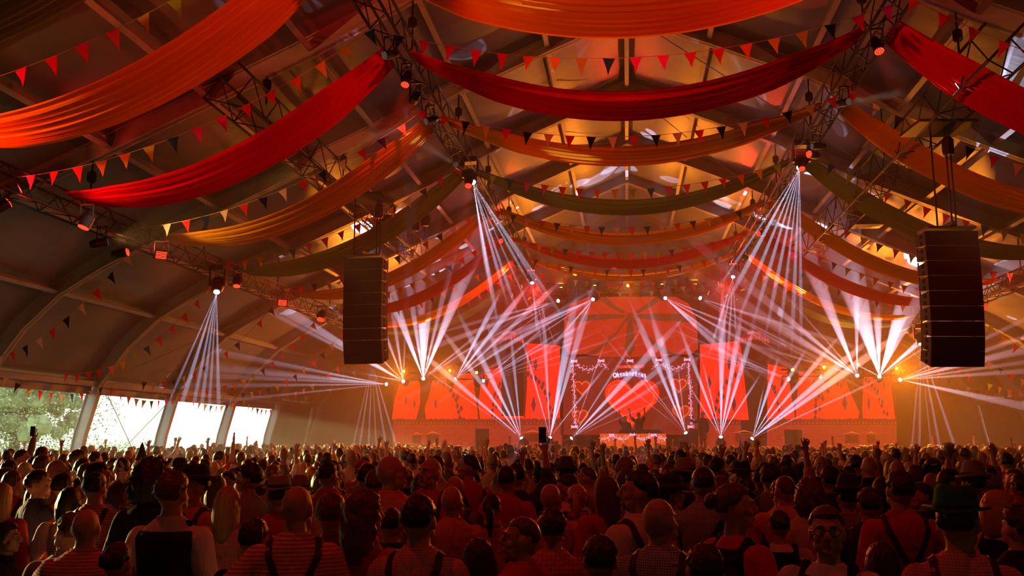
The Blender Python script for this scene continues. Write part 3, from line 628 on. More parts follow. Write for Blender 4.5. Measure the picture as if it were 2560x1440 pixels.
def checks_arc(pts, n, s):
    out = []
    for i in range(n):
        t = i / (n - 1); k = t * (len(pts) - 1); j = min(int(k), len(pts) - 2); f = k - j; x = pts[j][0] * (1 - f) + pts[j + 1][0] * f; y = pts[j][1] * (1 - f) + pts[j + 1][1] * f
        out.append((x, y, s, s * 1.9)); out.append((x + 2 * s, y + s * 1.2, s, s * 1.9)) if i % 2 else None
    return out
t, Q = curtain_screen(1312, 1405, 856, 862, 1105, 'tall red curtain screen just left of the centre screen',
    [[(1316, 858), (1402, 864), (1405, 960), (1404, 1050), (1312, 1050), (1318, 960)]], [(1324, 905, 5, 20), (1339, 912, 6, 18), (1334, 1012, 6, 22), (1397, 966, 5, 20)], checks_arc([(1320, 935), (1345, 950), (1365, 985), (1380, 1040)], 9, 5)); house(Q, 1332, 1105, 22, 22)
t, Q = curtain_screen(1746, 1852, 862, 850, 1105, 'tall red curtain screen just right of the centre screen',
    [[(1750, 862), (1850, 852), (1860, 940), (1872, 1050), (1747, 1050), (1750, 960)]], [(1823, 908, 6, 20), (1842, 896, 6, 20), (1773, 957, 6, 20), (1835, 1010, 6, 22)], checks_arc([(1850, 930), (1820, 950), (1795, 990), (1785, 1040)], 9, 5)); house(Q, 1860, 1105, 22, 22)
t, Q = curtain_screen(982, 1312, 925, 900, 1112, 'wide dim red curtain screen over the left part of the stage',
    [[(998, 960), (1050, 950), (1050, 1010), (1040, 1048), (980, 1048), (986, 1000)], [(1082, 950), (1180, 930), (1190, 1000), (1195, 1048), (1065, 1048), (1062, 1020), (1075, 980)], [(1205, 930), (1300, 905), (1308, 1000), (1310, 1048), (1200, 1048), (1196, 1010)]],
    [(1036, 1010, 3, 14), (1089, 1010, 4, 14), (1217, 955, 5, 16), (1015, 1000, 3, 14)], checks_arc([(1090, 950), (1120, 965), (1140, 1000), (1150, 1045)], 10, 5) + checks_arc([(1250, 960), (1235, 990), (1230, 1040)], 8, 4)); house(Q, 1042, 1108, 12, 20); house(Q, 1082, 1108, 16, 22)
t, Q = curtain_screen(1918, 2242, 905, 925, 1112, 'wide red curtain screen over the right part of the stage',
    [[(1920, 910), (1968, 920), (1980, 1000), (1988, 1048), (1918, 1048)], [(1998, 930), (2110, 940), (2125, 980), (2148, 1030), (2145, 1048), (1990, 1048), (1992, 1010)], [(2160, 940), (2225, 945), (2238, 1048), (2158, 1048), (2156, 1020)]],
    [(1956, 960, 5, 20), (2036, 960, 5, 18), (2112, 1008, 7, 20), (2172, 1008, 4, 20), (2210, 960, 4, 18)], checks_arc([(1925, 955), (1940, 985), (1950, 1040)], 8, 4) + checks_arc([(2110, 950), (2060, 970), (2040, 1000), (2038, 1045)], 10, 5) + checks_arc([(2165, 950), (2190, 975), (2210, 1030)], 8, 4)); house(Q, 2130, 1108, 18, 22); house(Q, 2178, 1108, 11, 22)
# black sub hangs and signs in front of them
def hang(x0, x1, y0, y1, label, tilt=0):
    t = thing('black_banner', label, 'banner', tuple(at((x0 + x1) / 2, y1, SY - 1.4)))
    o = plate([(x0 + tilt, y0), (x1 + tilt, y0), (x1, y1), (x0, y1)], SY - 1.4, mat('banner_cloth', (.06, .03, .03), .8), 'cloth', t, .06); o.location = o.location - t.location
    MB().tube([at(x0 + tilt, y0 - 2, SY - 1.35) - t.location, at(x1 + tilt, y0 - 2, SY - 1.35) - t.location], .04, 6).build('top_bar', M_BLACK, t)
    for x in (x0 + tilt + 4, x1 + tilt - 4):
        q = at(x, y0, SY - 1.35); MB().tube([q - t.location, Vector((q.x, q.y, roof_z(q.x) + .4)) - t.location], .015, 4).build('hanging_line', M_BLACK, t)
    return t
hang(1254, 1309, 878, 1040, 'dark hanging banner left of the centre curtain screens'); hang(1873, 1918, 868, 1040, 'dark hanging banner right of the centre curtain screens', -3)
for (x, lab, dx) in ((1272, 'faint red arched sign over the left dark banner', 0), (1885, 'faint red arched sign over the right dark banner', 0)):
    t = thing('lettered_sign', lab, 'sign', tuple(at(x, 862, SY - 1.7)))
    o = plate([(x - 40, 852), (x - 28, 832), (x, 826), (x + 28, 832), (x + 40, 850), (x + 40, 862), (x + 20, 852), (x, 848), (x - 20, 852), (x - 40, 864)], SY - 1.65, emis('sign_back', (.3, .03, .04), .5, (.05, .01, .01)), 'board', t, .05); o.location = o.location - t.location
    letters('MATRIXX', x, 833, 6.5, SY - 1.72, E_SIGN, t, 4, .01, 1.35); letters('Oktoberfest', x, 849, 11.5, SY - 1.75, E_SIGN, t, 8, .010, 1.08)
# dj desk with garland front, monitors, speakers on stage
dj = thing('dj_desk', 'long dj desk with a red front and a pink garland, centre stage', 'desk', tuple(at(1590, 1110, 41.2)))
def D(poly, Y, m, name, th): o = plate(poly, Y, m, name, dj, th); o.location = o.location - dj.location; return o
D([(1500, 1131), (1500, 1084), (1665, 1084), (1665, 1131)], 41.2, E_SCRO, 'front_panel', .08)
D([(1545, 1084), (1550, 1074), (1648, 1074), (1660, 1084)], 41.2, M_BLACK, 'desk_top', .9)
for x in (1533, 1566, 1600, 1633): D([(x, 1118), (x, 1084), (x + .6, 1084), (x + .6, 1118)], 41.17, M_BLACK, 'panel_seam', .02)
_SY = SY; SY = 41.2
wave(1502, 1528, 1096, 1088, 2, 6, dj, .05, sag=5); wave(1530, 1578, 1086, 1086, 2.5, 12, dj, .05, sag=12); wave(1584, 1632, 1086, 1086, 2.5, 12, dj, .05, sag=12); wave(1636, 1664, 1086, 1098, 2, 7, dj, .05, sag=3)
for x in (1529, 1581, 1634): bow(x, 1087, .7, dj, .07)
SY = _SY
def box_speaker(x0, x1, y0, y1, Y, label):
    t = thing('stage_speaker', label, 'speaker', tuple(at((x0 + x1) / 2, y1, Y)))
    a = at(x0, y1, Y) - t.location; b = at(x1, y0, Y) - t.location
    MB().box(((a.x + b.x) / 2, .35, (a.z + b.z) / 2), (b.x - a.x, .7, b.z - a.z)).build('cabinet', M_BLACK, t)
    MB().box(((a.x + b.x) / 2, -.02, (a.z + b.z) / 2), ((b.x - a.x) * .9, .03, (b.z - a.z) * .9)).build('grille', M_GRILLE, t)
box_speaker(1690, 1728, 1092, 1131, 40.9, 'black monitor speaker on stage right of the dj desk')
box_speaker(1438, 1476, 1092, 1131, 40.9, 'black monitor speaker on stage left of the dj desk')
box_speaker(1970, 2005, 1074, 1131, 40.8, 'tall black side speaker right of the stage centre')
box_speaker(1188, 1217, 1072, 1131, 40.8, 'tall black side speaker left of the stage centre')
box_speaker(1728, 1745, 1072, 1129.5, 43, 'black case behind the singer at stage right')
# ------------------------------------------------------------------ line arrays
def line_array(x, z_top, Y, yaw, label, n=9, wd=1.0, hh=.29, dep=.42):
    t = thing('line_array', label, 'speaker array', (x, Y, z_top), yaw)
    MB().box((0, .2, .06), (wd * .9, .5, .05)).box((0, .2, .12), (.1, .7, .08)).build('flying_frame', M_BLACK, t)
    zc = 0.; ang = 0.; y = 0.
    A = [0, .0, .01, .02, .03, .05, .08, .12, .16]
    for k in range(n):
        ang = sum(A[:k + 1]) * .55
        R = Matrix.Rotation(ang, 3, 'X')          # tips the front (towards -Y) down
        cc = Vector((0, y, zc)) + R @ Vector((0, dep / 2, -hh / 2))
        mb = MB(); hw = wd / 2; g = .004
        vs = [R @ Vector(v) for v in ((-hw, -dep / 2, -hh / 2 + g), (hw, -dep / 2, -hh / 2 + g), (hw, -dep / 2, hh / 2 - g), (-hw, -dep / 2, hh / 2 - g), (-hw, dep / 2, -hh / 2 + .045), (hw, dep / 2, -hh / 2 + .045), (hw, dep / 2, hh / 2 - .045), (-hw, dep / 2, hh / 2 - .045))]
        c = link('cabinet', mb.add([v + cc for v in vs], [(0, 1, 2, 3), (5, 4, 7, 6), (1, 5, 6, 2), (4, 0, 3, 7), (3, 2, 6, 7), (0, 4, 5, 1)]).mesh('cabinet', M_GRILLE), t)
        MB().box(cc + R @ Vector((0, -dep / 2 - .008, 0)), (wd * .99, .012, hh * .985), R).build('grille', M_GRILLE, c)
        for s in (-1, 1):
            for q in (-.07, .06): MB().box(cc + R @ Vector((s * (hw + .002), -.02, q)), (.012, .06, .07), R).build('handle', M_DARK, c)
            MB().tube([cc + R @ Vector((s * hw * .98, dep / 2 - .02, hh / 2 + .03)), cc + R @ Vector((s * hw * .98, dep / 2 - .02, hh / 2 - .1))], .014, 4).build('rigging_pin', M_BLACK, c)
        nx = Vector((0, y, zc)) + R @ Vector((0, 0, -hh)); y, zc = nx.y, nx.z
    for (cx_, cy2) in ((-.25, .0), (.2, .35), (.28, .35)):
        MB().tube([(cx_, cy2, .1), (cx_, cy2, 8.1 - z_top)], .018, 5).build('chain', M_BLACK, t)
    MB().lathe([(.09, 0), (.11, .05), (.11, .3), (.07, .36)], 10, (.24, .35, 7.55 - z_top)).build('hoist', M_BLACK, t)
    MB().box((0, .2, 8.05 - z_top), (1.1, .9, .06)).build('hanging_bar', M_BLACK, t)
pl = at(908, 645, 21.3); line_array(pl.x, pl.z, 21.3, -.12, 'black line array speaker stack hanging on the left')
pr2 = at(2378, 577, 17.6); line_array(pr2.x, pr2.z, 17.6, .12, 'black line array speaker stack hanging on the right', 9, 1.0, .285)
p3_ = at(1000, 575, 26.5); tt = thing('hoist_motor', 'dark hoist motors and cable loops on the left speaker truss', 'hoist', tuple(p3_))
for k in range(5): MB().lathe([(.10, 0), (.14, .06), (.14, .35), (.09, .4)], 10, (-.6 + .35 * k, .2 * (k % 2), .1 * (k % 3))).build('motor_body', M_BLACK, tt)
for k in range(6): MB().tube([(-.8 + .3 * k, 0, .5), (-.7 + .3 * k, .1, -.2 - .1 * (k % 3)), (-.5 + .3 * k, 0, .5)], .02, 5).build('cable_loop', M_BLACK, tt)
bx = at(985, 560, 28); bb = thing('flown_speaker', 'small dark speaker box flown behind the green drape on the left', 'speaker', tuple(bx)); MB().box((0, 0, 0), (.55, .5, .5)).build('cabinet', M_BLACK, bb); MB().box((0, -.26, 0), (.5, .02, .45)).build('grille', M_GRILLE, bb)
bx = at(2165, 535, 27); bb = thing('flown_speaker', 'dark boxy speaker flown behind the green drape on the right', 'speaker', tuple(bx)); MB().box((0, 0, 0), (.85, .6, .75)).build('cabinet', M_BLACK, bb); MB().box((0, -.31, 0), (.8, .02, .7)).build('grille', M_GRILLE, bb)
# clusters of tilted blinders at the truss ends near the stage
for (x, y, Y, lab) in ((1330, 735, 38.9, 'left'), (1822, 728, 38.9, 'right')):
    t = thing('lamp_cluster', 'cluster of tilted dark four-lamp heads at the stage end of the %s high truss' % lab, 'stage light', tuple(at(x, y, Y)))
    for k in range(6):
        q = Vector((-.9 + .36 * k, -.1 * (k % 2), .35 * math.sin(k * 1.7))); R = Euler((.5 + .2 * k, .4 * (-1) ** k, .3 * k)).to_matrix()
        h = MB().box(q, (.28, .2, .26), R).build('lamp_head', M_BLACK, t)
        for s in (-1, 1): MB().box(q + R @ Vector((s * .07, -.12, 0)), (.05, .03, .18), R).build('barn_door', emis('warm_edge_glow', (1, .6, .2), .4), h) if s > 0 else MB().box(q + R @ Vector((-.12, -.12, 0)), (.015, .1, .22), R).build('barn_door', M_BLACK, h)  # one door glows warm by emission, as if light caught its edge
# ------------------------------------------------------------------ lamps that wash drapes and crowd (PAR cans above and behind the camera and, for drapes and haze, added on the trusses)
M_LENSD = emis('dim_lens', (1, .8, .6), .08)
def hung_par(p, target, label, power, size, col=RED, blend=.5, r=.13):
    p = Vector(p); t = par(p, Vector(target) - p, label, 'wash lamps', r * .75, lens=M_LENSD if col != RED else None); spot('wash_lamp', t, (Vector(target) - p).normalized() * .13, Vector(target) - p, col, power, size, blend, .06); return t
# ------------------------------------------------------------------ people
import numpy as np
from mathutils.bvhtree import BVHTree
DG = bpy.context.evaluated_depsgraph_get
def remesh(mb, vox, name, m, smooth=3):
    me = mb.mesh(name + '_raw', []); o = bpy.data.objects.new('tmp', me); C.objects.link(o)
    r = o.modifiers.new('r', 'REMESH'); r.mode = 'VOXEL'; r.voxel_size = vox; r.use_smooth_shade = True
    if smooth: s = o.modifiers.new('s', 'SMOOTH'); s.factor = .5; s.iterations = smooth
    DG().update() if hasattr(DG(), 'update') else None
    out = bpy.data.meshes.new_from_object(o.evaluated_get(DG())); bpy.data.objects.remove(o); bpy.data.meshes.remove(me)
    out.name = name; out.materials.clear()
    for mm in (m if isinstance(m, list) else [m]): out.materials.append(mm)
    return out
def ell(mb, c, r, n=14, R=None):
    c = Vector(c); vs = []; fs = []; h = n // 2
    for i in range(1, h):
        t = PI * i / h
        for k in range(n):
            g = 2 * PI * k / n; p = Vector((r[0] * math.sin(t) * math.cos(g), r[1] * math.sin(t) * math.sin(g), r[2] * math.cos(t)))
            vs.append(c + (R @ p if R else p))
    top = len(vs); vs.append(c + (R @ Vector((0, 0, r[2])) if R else Vector((0, 0, r[2])))); vs.append(c - (R @ Vector((0, 0, r[2])) if R else Vector((0, 0, r[2]))))
    for i in range(h - 2):
        for k in range(n): k2 = (k + 1) % n; fs.append((i * n + k, (i + 1) * n + k, (i + 1) * n + k2, i * n + k2))
    for k in range(n): k2 = (k + 1) % n; fs.append((top, k, k2)); fs.append((top + 1, (h - 2) * n + k2, (h - 2) * n + k))
    mb.add(vs, fs)
def rings(mb, R, n=18):
    """R: list of (x, y, z, rx, ry)"""
    vs = []; fs = []
    for (x, y, z, rx, ry) in R:
        for k in range(n): g = 2 * PI * k / n; vs.append((x + rx * math.cos(g), y + ry * math.sin(g), z))
    for i in range(len(R) - 1):
        for k in range(n): k2 = (k + 1) % n; fs.append((i * n + k, i * n + k2, (i + 1) * n + k2, (i + 1) * n + k))
    fs.append(tuple(range(n - 1, -1, -1))); L = (len(R) - 1) * n; fs.append(tuple(L + k for k in range(n))); mb.add(vs, fs)
def chain(mb, pts, rad, n=10):
    for (a, b, ra, rb) in zip(pts, pts[1:], rad, rad[1:]): mb.tube([a, b], [ra, rb], n)
    for p, r in zip(pts, rad): ell(mb, p, (r, r, r), 10)
ARMS = {  # elbow, wrist, finger direction per side (mirrored for the left side), relative to a 1.75 m figure facing +Y
 'down': ((.262, -.03, 1.12), (.275, .05, .87), (0, .15, -1)), 'cup': ((.275, -.03, 1.14), (.17, .24, 1.17), (-.5, .8, .15)),
 'hip': ((.40, -.10, 1.16), (.215, -.02, .99), (-.6, .5, -.6)), 'up': ((.275, .12, 1.60), (.25, .14, 1.86), (.05, .05, 1)),
 'wide': ((.36, .16, 1.56), (.40, .20, 1.81), (.3, .1, 1)), 'reach': ((.33, .20, 1.30), (.26, .46, 1.40), (-.3, 1, .1))}
def torso(sex, f, grow=0.):
    """f: girth factor, grow: clothing allowance"""
    if sex == 'm': R = [(0, 0, .88, .165, .115), (0, .005, .98, .165, .12), (0, .012, 1.08, .158, .12), (0, .01, 1.2, .168, .12), (0, 0, 1.31, .182, .122), (0, -.008, 1.39, .192, .108), (0, -.014, 1.435, .160, .09), (0, -.014, 1.47, .108, .078), (0, -.012, 1.505, .070, .066)]
    else: R = [(0, 0, .88, .172, .12), (0, 0, .97, .158, .115), (0, .0, 1.08, .128, .098), (0, .01, 1.2, .142, .11), (0, .02, 1.28, .155, .13), (0, .0, 1.37, .155, .098), (0, -.01, 1.43, .125, .08), (0, -.01, 1.46, .085, .065), (0, -.01, 1.49, .055, .056)]
    return [(x, y, z, rx * (f if z < 1.36 else 1 + (f - 1) * .5) + grow, ry * (f if z < 1.36 else 1 + (f - 1) * .4) + grow) for x, y, z, rx, ry in R]
def arm_pts(side, key):
    e, wv, d = ARMS[key]; S = Vector((side, 1, 1)); return [Vector((side * .178, -.01, 1.385)), Vector(e) * S, Vector(wv) * S], (Vector(d) * S).normalized()
def hand(mb, w_, d, side, curl=.25):
    up = Vector((0, 0, 1)) if abs(d.z) < .7 else Vector((0, 1, 0)); sidev = d.cross(up).normalized(); nrm = sidev.cross(d).normalized()
    pc = w_ + d * .045; Rm = Matrix((sidev, d, nrm)).transposed(); ell(mb, pc, (.040, .048, .016), 10, Rm)
    for k, (o, L) in enumerate(((-.03, .058), (-.01, .072), (.01, .077), (.03, .070))):
        a = w_ + d * .08 + sidev * o; b = a + d * L * .5 + sidev * o * .3 + nrm * curl * .02; c = b + d * L * .5 + nrm * curl * .05
        mb.tube([a, b, c], [.0098, .009, .0078], 7); ell(mb, c, (.008,) * 3, 6)
    th = w_ + d * .025 + sidev * side * .03; mb.tube([th, th + d * .03 + sidev * side * .028, th + d * .062 + sidev * side * .036], [.013, .011, .009], 7)
def head_R(turn, nod): return Matrix.Rotation(turn, 3, 'Z') @ Matrix.Rotation(-nod, 3, 'X')
HB = Vector((0, -.005, 1.53))
def head(mb, turn, nod, sex):
    R = head_R(turn, nod); k = 1. if sex == 'm' else .95
    def E(c, r): ell(mb, HB + R @ (Vector(c) * k), Vector(r) * k, 14, R)
    E((0, -.012, .112), (.077, .098, .102)); E((0, .035, .05), (.055, .058, .058)); E((0, .078, .012), (.026, .02, .018))
    E((0, .076, .133), (.054, .020, .012)); E((0, .088, .042), (.026, .012, .013))
    mb.tube([HB + R @ Vector((0, .086, .126)) * k, HB + R @ Vector((0, .116, .082)) * k], [.010, .017], 8); ell(mb, HB + R @ Vector((0, .113, .080)) * k, (.017, .016, .013), 8, R)
    for s in (-1, 1): E((s * .014, .100, .075), (.010, .012, .009)); E((s * .031, .074, .120), (.018, .014, .007)); E((s * .031, .073, .096), (.016, .012, .005)); E((s * .05, .045, .035), (.02, .03, .028))
    for s in (-1, 1): E((s * .079, -.008, .088), (.011, .024, .034)); E((s * .045, .06, .075), (.022, .025, .022))
    rings(mb, [(0, -.012, 1.43, .066, .064), (0, -.012, 1.49, .060 * (1 if sex == 'm' else .85), .060), (0, -.004, 1.56, .056 * (1 if sex == 'm' else .85), .058)])
def body_mesh(sex, girth, armL, armR, turn, nod, vox=.010):
    mb = MB(); rings(mb, torso(sex, girth)); head(mb, turn, nod, sex)
    for side, key in ((-1, armL), (1, armR)):
        P_, d = arm_pts(side, key); k = 1. if sex == 'm' else .85
        chain(mb, P_, [.056 * k, .043 * k, .030 * k]); hand(mb, P_[2], d, side, .3 if key != 'cup' else 1.2)
        chain(mb, [Vector((side * .09, 0, .90)), Vector((side * .10, .01, .50)), Vector((side * .11, -.02, .09))], [.088, .058, .042]); ell(mb, (side * .11, .05, .045), (.045, .13, .045), 10)
    return remesh(mb, vox, 'person', [M_SKIN], 2 if vox < .008 else 3)
def shirt_mesh(sex, girth, armL, armR, style, vox=.012):
    mb = MB(); g = .014; T = torso(sex, girth, g)
    if style in ('vest', 'dirndl'):
        T = torso(sex, girth, .024); rings(mb, [r for r in T if r[2] < 1.44]); 
        for s in (-1, 1): mb.tube([(s * .10, -.1, 1.36), (s * .11, -.02, 1.475), (s * .10, .09, 1.36)], .028, 8)
        return remesh(mb, vox, 'vest', [M_SHIRT['black']], 3)
    rings(mb, T + [(0, -.012, 1.485, .074, .072)])
    for side, key in ((-1, armL), (1, armR)):
        P_, d = arm_pts(side, key); e, w_ = P_[1], P_[2]
        if style == 'puff': mid = P_[0].lerp(e, .55); chain(mb, [P_[0], mid], [.080, .085]); chain(mb, [mid, P_[0].lerp(e, .8)], [.085, .055])
        elif style == 'long': chain(mb, [P_[0], e, e.lerp(w_, .95)], [.076, .060, .043])
        elif style == 'rolled': chain(mb, [P_[0], e, e.lerp(w_, .25)], [.076, .064, .060])
        else: chain(mb, [P_[0], P_[0].lerp(e, .72)], [.076, .070])
    return remesh(mb, vox, 'shirt', [M_SHIRT['red_check']], 4)
def trouser_mesh():
    mb = MB(); rings(mb, [(0, 0, .80, .17, .13), (0, 0, .93, .185, .14), (0, 0, 1.0, .172, .135)])
    for s in (-1, 1): chain(mb, [Vector((s * .09, 0, .88)), Vector((s * .10, .01, .50)), Vector((s * .11, -.02, .12))], [.105, .075, .062])
    return remesh(mb, .02, 'trousers', [M_TROUSER], 3)
def strap_mesh(shirt, style):
    """braces laid on the shirt: over each shoulder, down the back to a Y or crossing as an X, straight down the front"""
    bvh = BVHTree.FromPolygons([v.co for v in shirt.vertices], [p.vertices[:] for p in shirt.polygons]); mb = MB()
    def ribbon(pts, wd):
        P_ = []
        for q, d in pts:
            h = bvh.ray_cast(Vector(q), Vector(d))
            if h[0] is not None: P_.append((h[0], h[1]))
        if len(P_) < 3: return
        vs = []; fs = []
        for i, (p, n) in enumerate(P_):
            t = (P_[min(i + 1, len(P_) - 1)][0] - P_[max(i - 1, 0)][0]).normalized(); s = t.cross(n).normalized()
            for a, b in ((-1, .004), (1, .004), (1, .010), (-1, .010)): vs.append(p + s * a * wd / 2 + n * b)
        for i in range(len(P_) - 1):
            for k in range(4): k2 = (k + 1) % 4; fs.append((i * 4 + k, i * 4 + k2, (i + 1) * 4 + k2, (i + 1) * 4 + k))
        mb.add(vs, fs)
    N = 16
    for s in (-1, 1):
        f = []; 
        for i in range(N):
            t = i / (N - 1); z = .95 + (1.40 - .95) * t
            x = s * (.118 * max(0, (t - .45) / .55) ** .9) if style == 'Y' else s * (-.07 + .19 * t) if style == 'X' else s * .10
            f.append(((x, -1, z), (0, 1, 0)))
        f += [((s * .118, -.09 + .03 * k, 2), (0, 0, -1)) for k in range(1, 6)]
        f += [((s * (.118 - .02 * t), 1, 1.40 - .45 * t), (0, -1, 0)) for t in [k / 10 for k in range(11)]]
        ribbon(f, .036)
    return mb.mesh('suspenders', M_STRAP)
def bag_strap_mesh(shirt):
    bvh = BVHTree.FromPolygons([v.co for v in shirt.vertices], [p.vertices[:] for p in shirt.polygons]); mb = MB(); vs = []; fs = []; P_ = []
    for i in range(20):
        t = i / 19; h = bvh.ray_cast(Vector((.13 - .28 * t, -1, 1.41 - .46 * t)), Vector((0, 1, 0)))
        if h[0] is not None: P_.append((h[0], h[1]))
    for i, (p, n) in enumerate(P_):
        t = (P_[min(i + 1, len(P_) - 1)][0] - P_[max(i - 1, 0)][0]).normalized(); s = t.cross(n).normalized()
        for a, b in ((-1, .004), (1, .004), (1, .012), (-1, .012)): vs.append(p + s * a * .026 + n * b)
    for i in range(len(P_) - 1):
        for k in range(4): k2 = (k + 1) % 4; fs.append((i * 4 + k, i * 4 + k2, (i + 1) * 4 + k2, (i + 1) * 4 + k))
    return mb.add(vs, fs).mesh('bag_strap', M_STRAP)
def collar_mesh():
    mb = MB(); n = 20; vs = []; fs = []
    for (r, z, dy) in ((.080, 1.462, 0), (.071, 1.515, .0), (.077, 1.512, .0), (.092, 1.455, -.002)):
        for k in range(n): g = 2 * PI * k / n; vs.append((r * math.cos(g), -.010 + r * .98 * math.sin(g) + dy, z - .012 * max(0, math.sin(g))))
    for i in range(4):
        for k in range(n): k2 = (k + 1) % n; j = (i + 1) % 4; fs.append((i * n + k, i * n + k2, j * n + k2, j * n + k))
    return mb.add(vs, fs).mesh('collar', M_SHIRT['red_check'], True)
# hair in the head's own frame (origin at the top of the neck)
def hair_mesh(style, name='hair', seed=1):
    rnd = random.Random(seed); n, h = 56, 36; c0 = Vector((0, -.012, .112)); vs = []; fs = []
    amp = {'crop': .003, 'short': .007, 'tousled': .013, 'curly': .022, 'afro': .030, 'long': .006, 'wavy': .009, 'bun': .006, 'tail': .006, 'bob': .008}[style]
    th = {'crop': .006, 'short': .015, 'tousled': .022, 'curly': .030, 'afro': .045, 'long': .016, 'wavy': .028, 'bun': .014, 'tail': .013, 'bob': .022}[style]
    L = {'long': .27, 'wavy': .22, 'bob': .12, 'curly': .05, 'afro': .03}.get(style, 0)
    import mathutils.noise as NZ
    for i in range(h + 1):
        t = PI * i / h
        for k in range(n):
            g = 2 * PI * k / n; d = Vector((math.sin(t) * math.cos(g), math.sin(t) * math.sin(g), math.cos(t)))
            face = max(0, d.y - .12) * 2.2 + max(0, -d.z) * 0       # how much towards the face
            line = .62 if d.y > 0 else .62
            # hairline: hair covers where z is above a line that rises towards the forehead
            lim = (-.48 if d.y < -.25 else -.48 + (d.y + .25) * 1.55) if style not in ('long', 'wavy', 'bob', 'curly', 'afro') else (-.95 if d.y < .05 else -.95 + (d.y - .05) * 2.6)
            lim = min(lim, .52)
            if style in ('short', 'crop', 'tousled', 'bun', 'tail') and abs(d.x) > .70 and d.y > -.45: lim = max(lim, -.10 - .25 * (abs(d.x) < .8))
            cov = max(0, min(1, (d.z - lim) / (.42 if d.y < .2 and not L else .14)))
            s = 6 if style in ('short', 'crop', 'long', 'bun', 'tail', 'bob') else 14
            nz = NZ.noise(Vector((d.x * s * 2, d.y * s * 2, d.z * s * (.5 if L else 1))) + Vector((seed, 0, 0))) * amp
            r = Vector((.077, .098, .102)) ; rr = -.010 * (1 - cov) + (th + nz) * cov
            p = c0 + Vector((d.x * (r.x + rr), d.y * (r.y + rr), d.z * (r.z + rr)))
            if L and d.z < .15 and d.y < .45:
                q = min(1, (.15 - d.z)) * cov; p.z -= L * q * q; p.x *= 1 + .45 * q; p.y = p.y - .03 * q * (1 if d.y < 0 else .2); 
                if d.z < -.6: p.y = min(p.y, -.035)
                if style in ('wavy', 'curly', 'afro'): p.x += .008 * math.sin(p.z * 60 + k * .6); p.y += .007 * math.cos(p.z * 50 + k * .8)
            vs.append(p)
    for i in range(h):
        for k in range(n): k2 = (k + 1) % n; fs.append((i * n + k, (i + 1) * n + k, (i + 1) * n + k2, i * n + k2))
    mb = MB().add(vs, fs)
    if style == 'bun':
        for _ in range(9): ell(mb, (rnd.uniform(-.02, .02), -.125 + rnd.uniform(-.02, .02), .13 + rnd.uniform(-.02, .03)), (.032, .03, .03), 8)
    if style == 'tail': mb.tube([(0, -.105, .15), (0, -.15, .12), (.01, -.155, .02), (.0, -.14, -.08), (.005, -.135, -.17)], [.018, .032, .036, .028, .008], 10)
    me = mb.mesh(name, [M_HAIR['dark']], True); return me
def hat_mesh(kind, m, band):
    mb = MB(); vs = []; 
    if kind == 'felt': prof = [(.150, .150), (.152, .158), (.112, .163), (.100, .17), (.098, .20), (.088, .255), (.070, .272), (.03, .262), (.002, .258)]
    elif kind == 'alpine': prof = [(.128, .150), (.140, .175), (.106, .163), (.098, .17), (.090, .22), (.066, .285), (.05, .29), (.02, .276), (.002, .272)]
    elif kind == 'pointed': prof = [(.16, .15), (.16, .157), (.10, .165), (.085, .22), (.05, .32), (.015, .42), (.002, .44)]
    else: prof = [(.100, .14), (.103, .17), (.10, .21), (.075, .245), (.03, .258), (.002, .26)]
    mb.lathe(prof, 26)
    for i, v in enumerate(mb.v):
        x, y, z = v; r = math.hypot(x, y); dz = 0
        if kind in ('felt', 'alpine') and z < .18 and r > .11: dz = .02 * abs(x) / .15 - .012 * max(0, y) / .15 if kind == 'felt' else .03 * max(0, -y) / .14 - .01
        if kind == 'felt' and z > .25: dz -= .02 * (1 - min(1, abs(x) / .05))
        mb.v[i] = (x * .92, y * 1.14 - .012, z + dz)
    mb.lathe([(.103, .172), (.101, .195)], 26, mi=1)
    for i in range(len(mb.v) - 52, len(mb.v)): x, y, z = mb.v[i]; mb.v[i] = (x * .92, y * 1.14 - .012, z)
    if kind == 'cap': mb.prism([(-.075, .08, .165), (.075, .08, .165), (.06, .175, .150), (-.06, .175, .150)], (0, 0, 1), .008)
    if kind == 'alpine': mb.prism([(.095, -.02, .18), (.10, .0, .20), (.115, -.04, .30), (.105, -.05, .29)], (1, 0, 0), .006, 2)
    return mb.mesh('hat', [m, band, M_FEATHER], True)
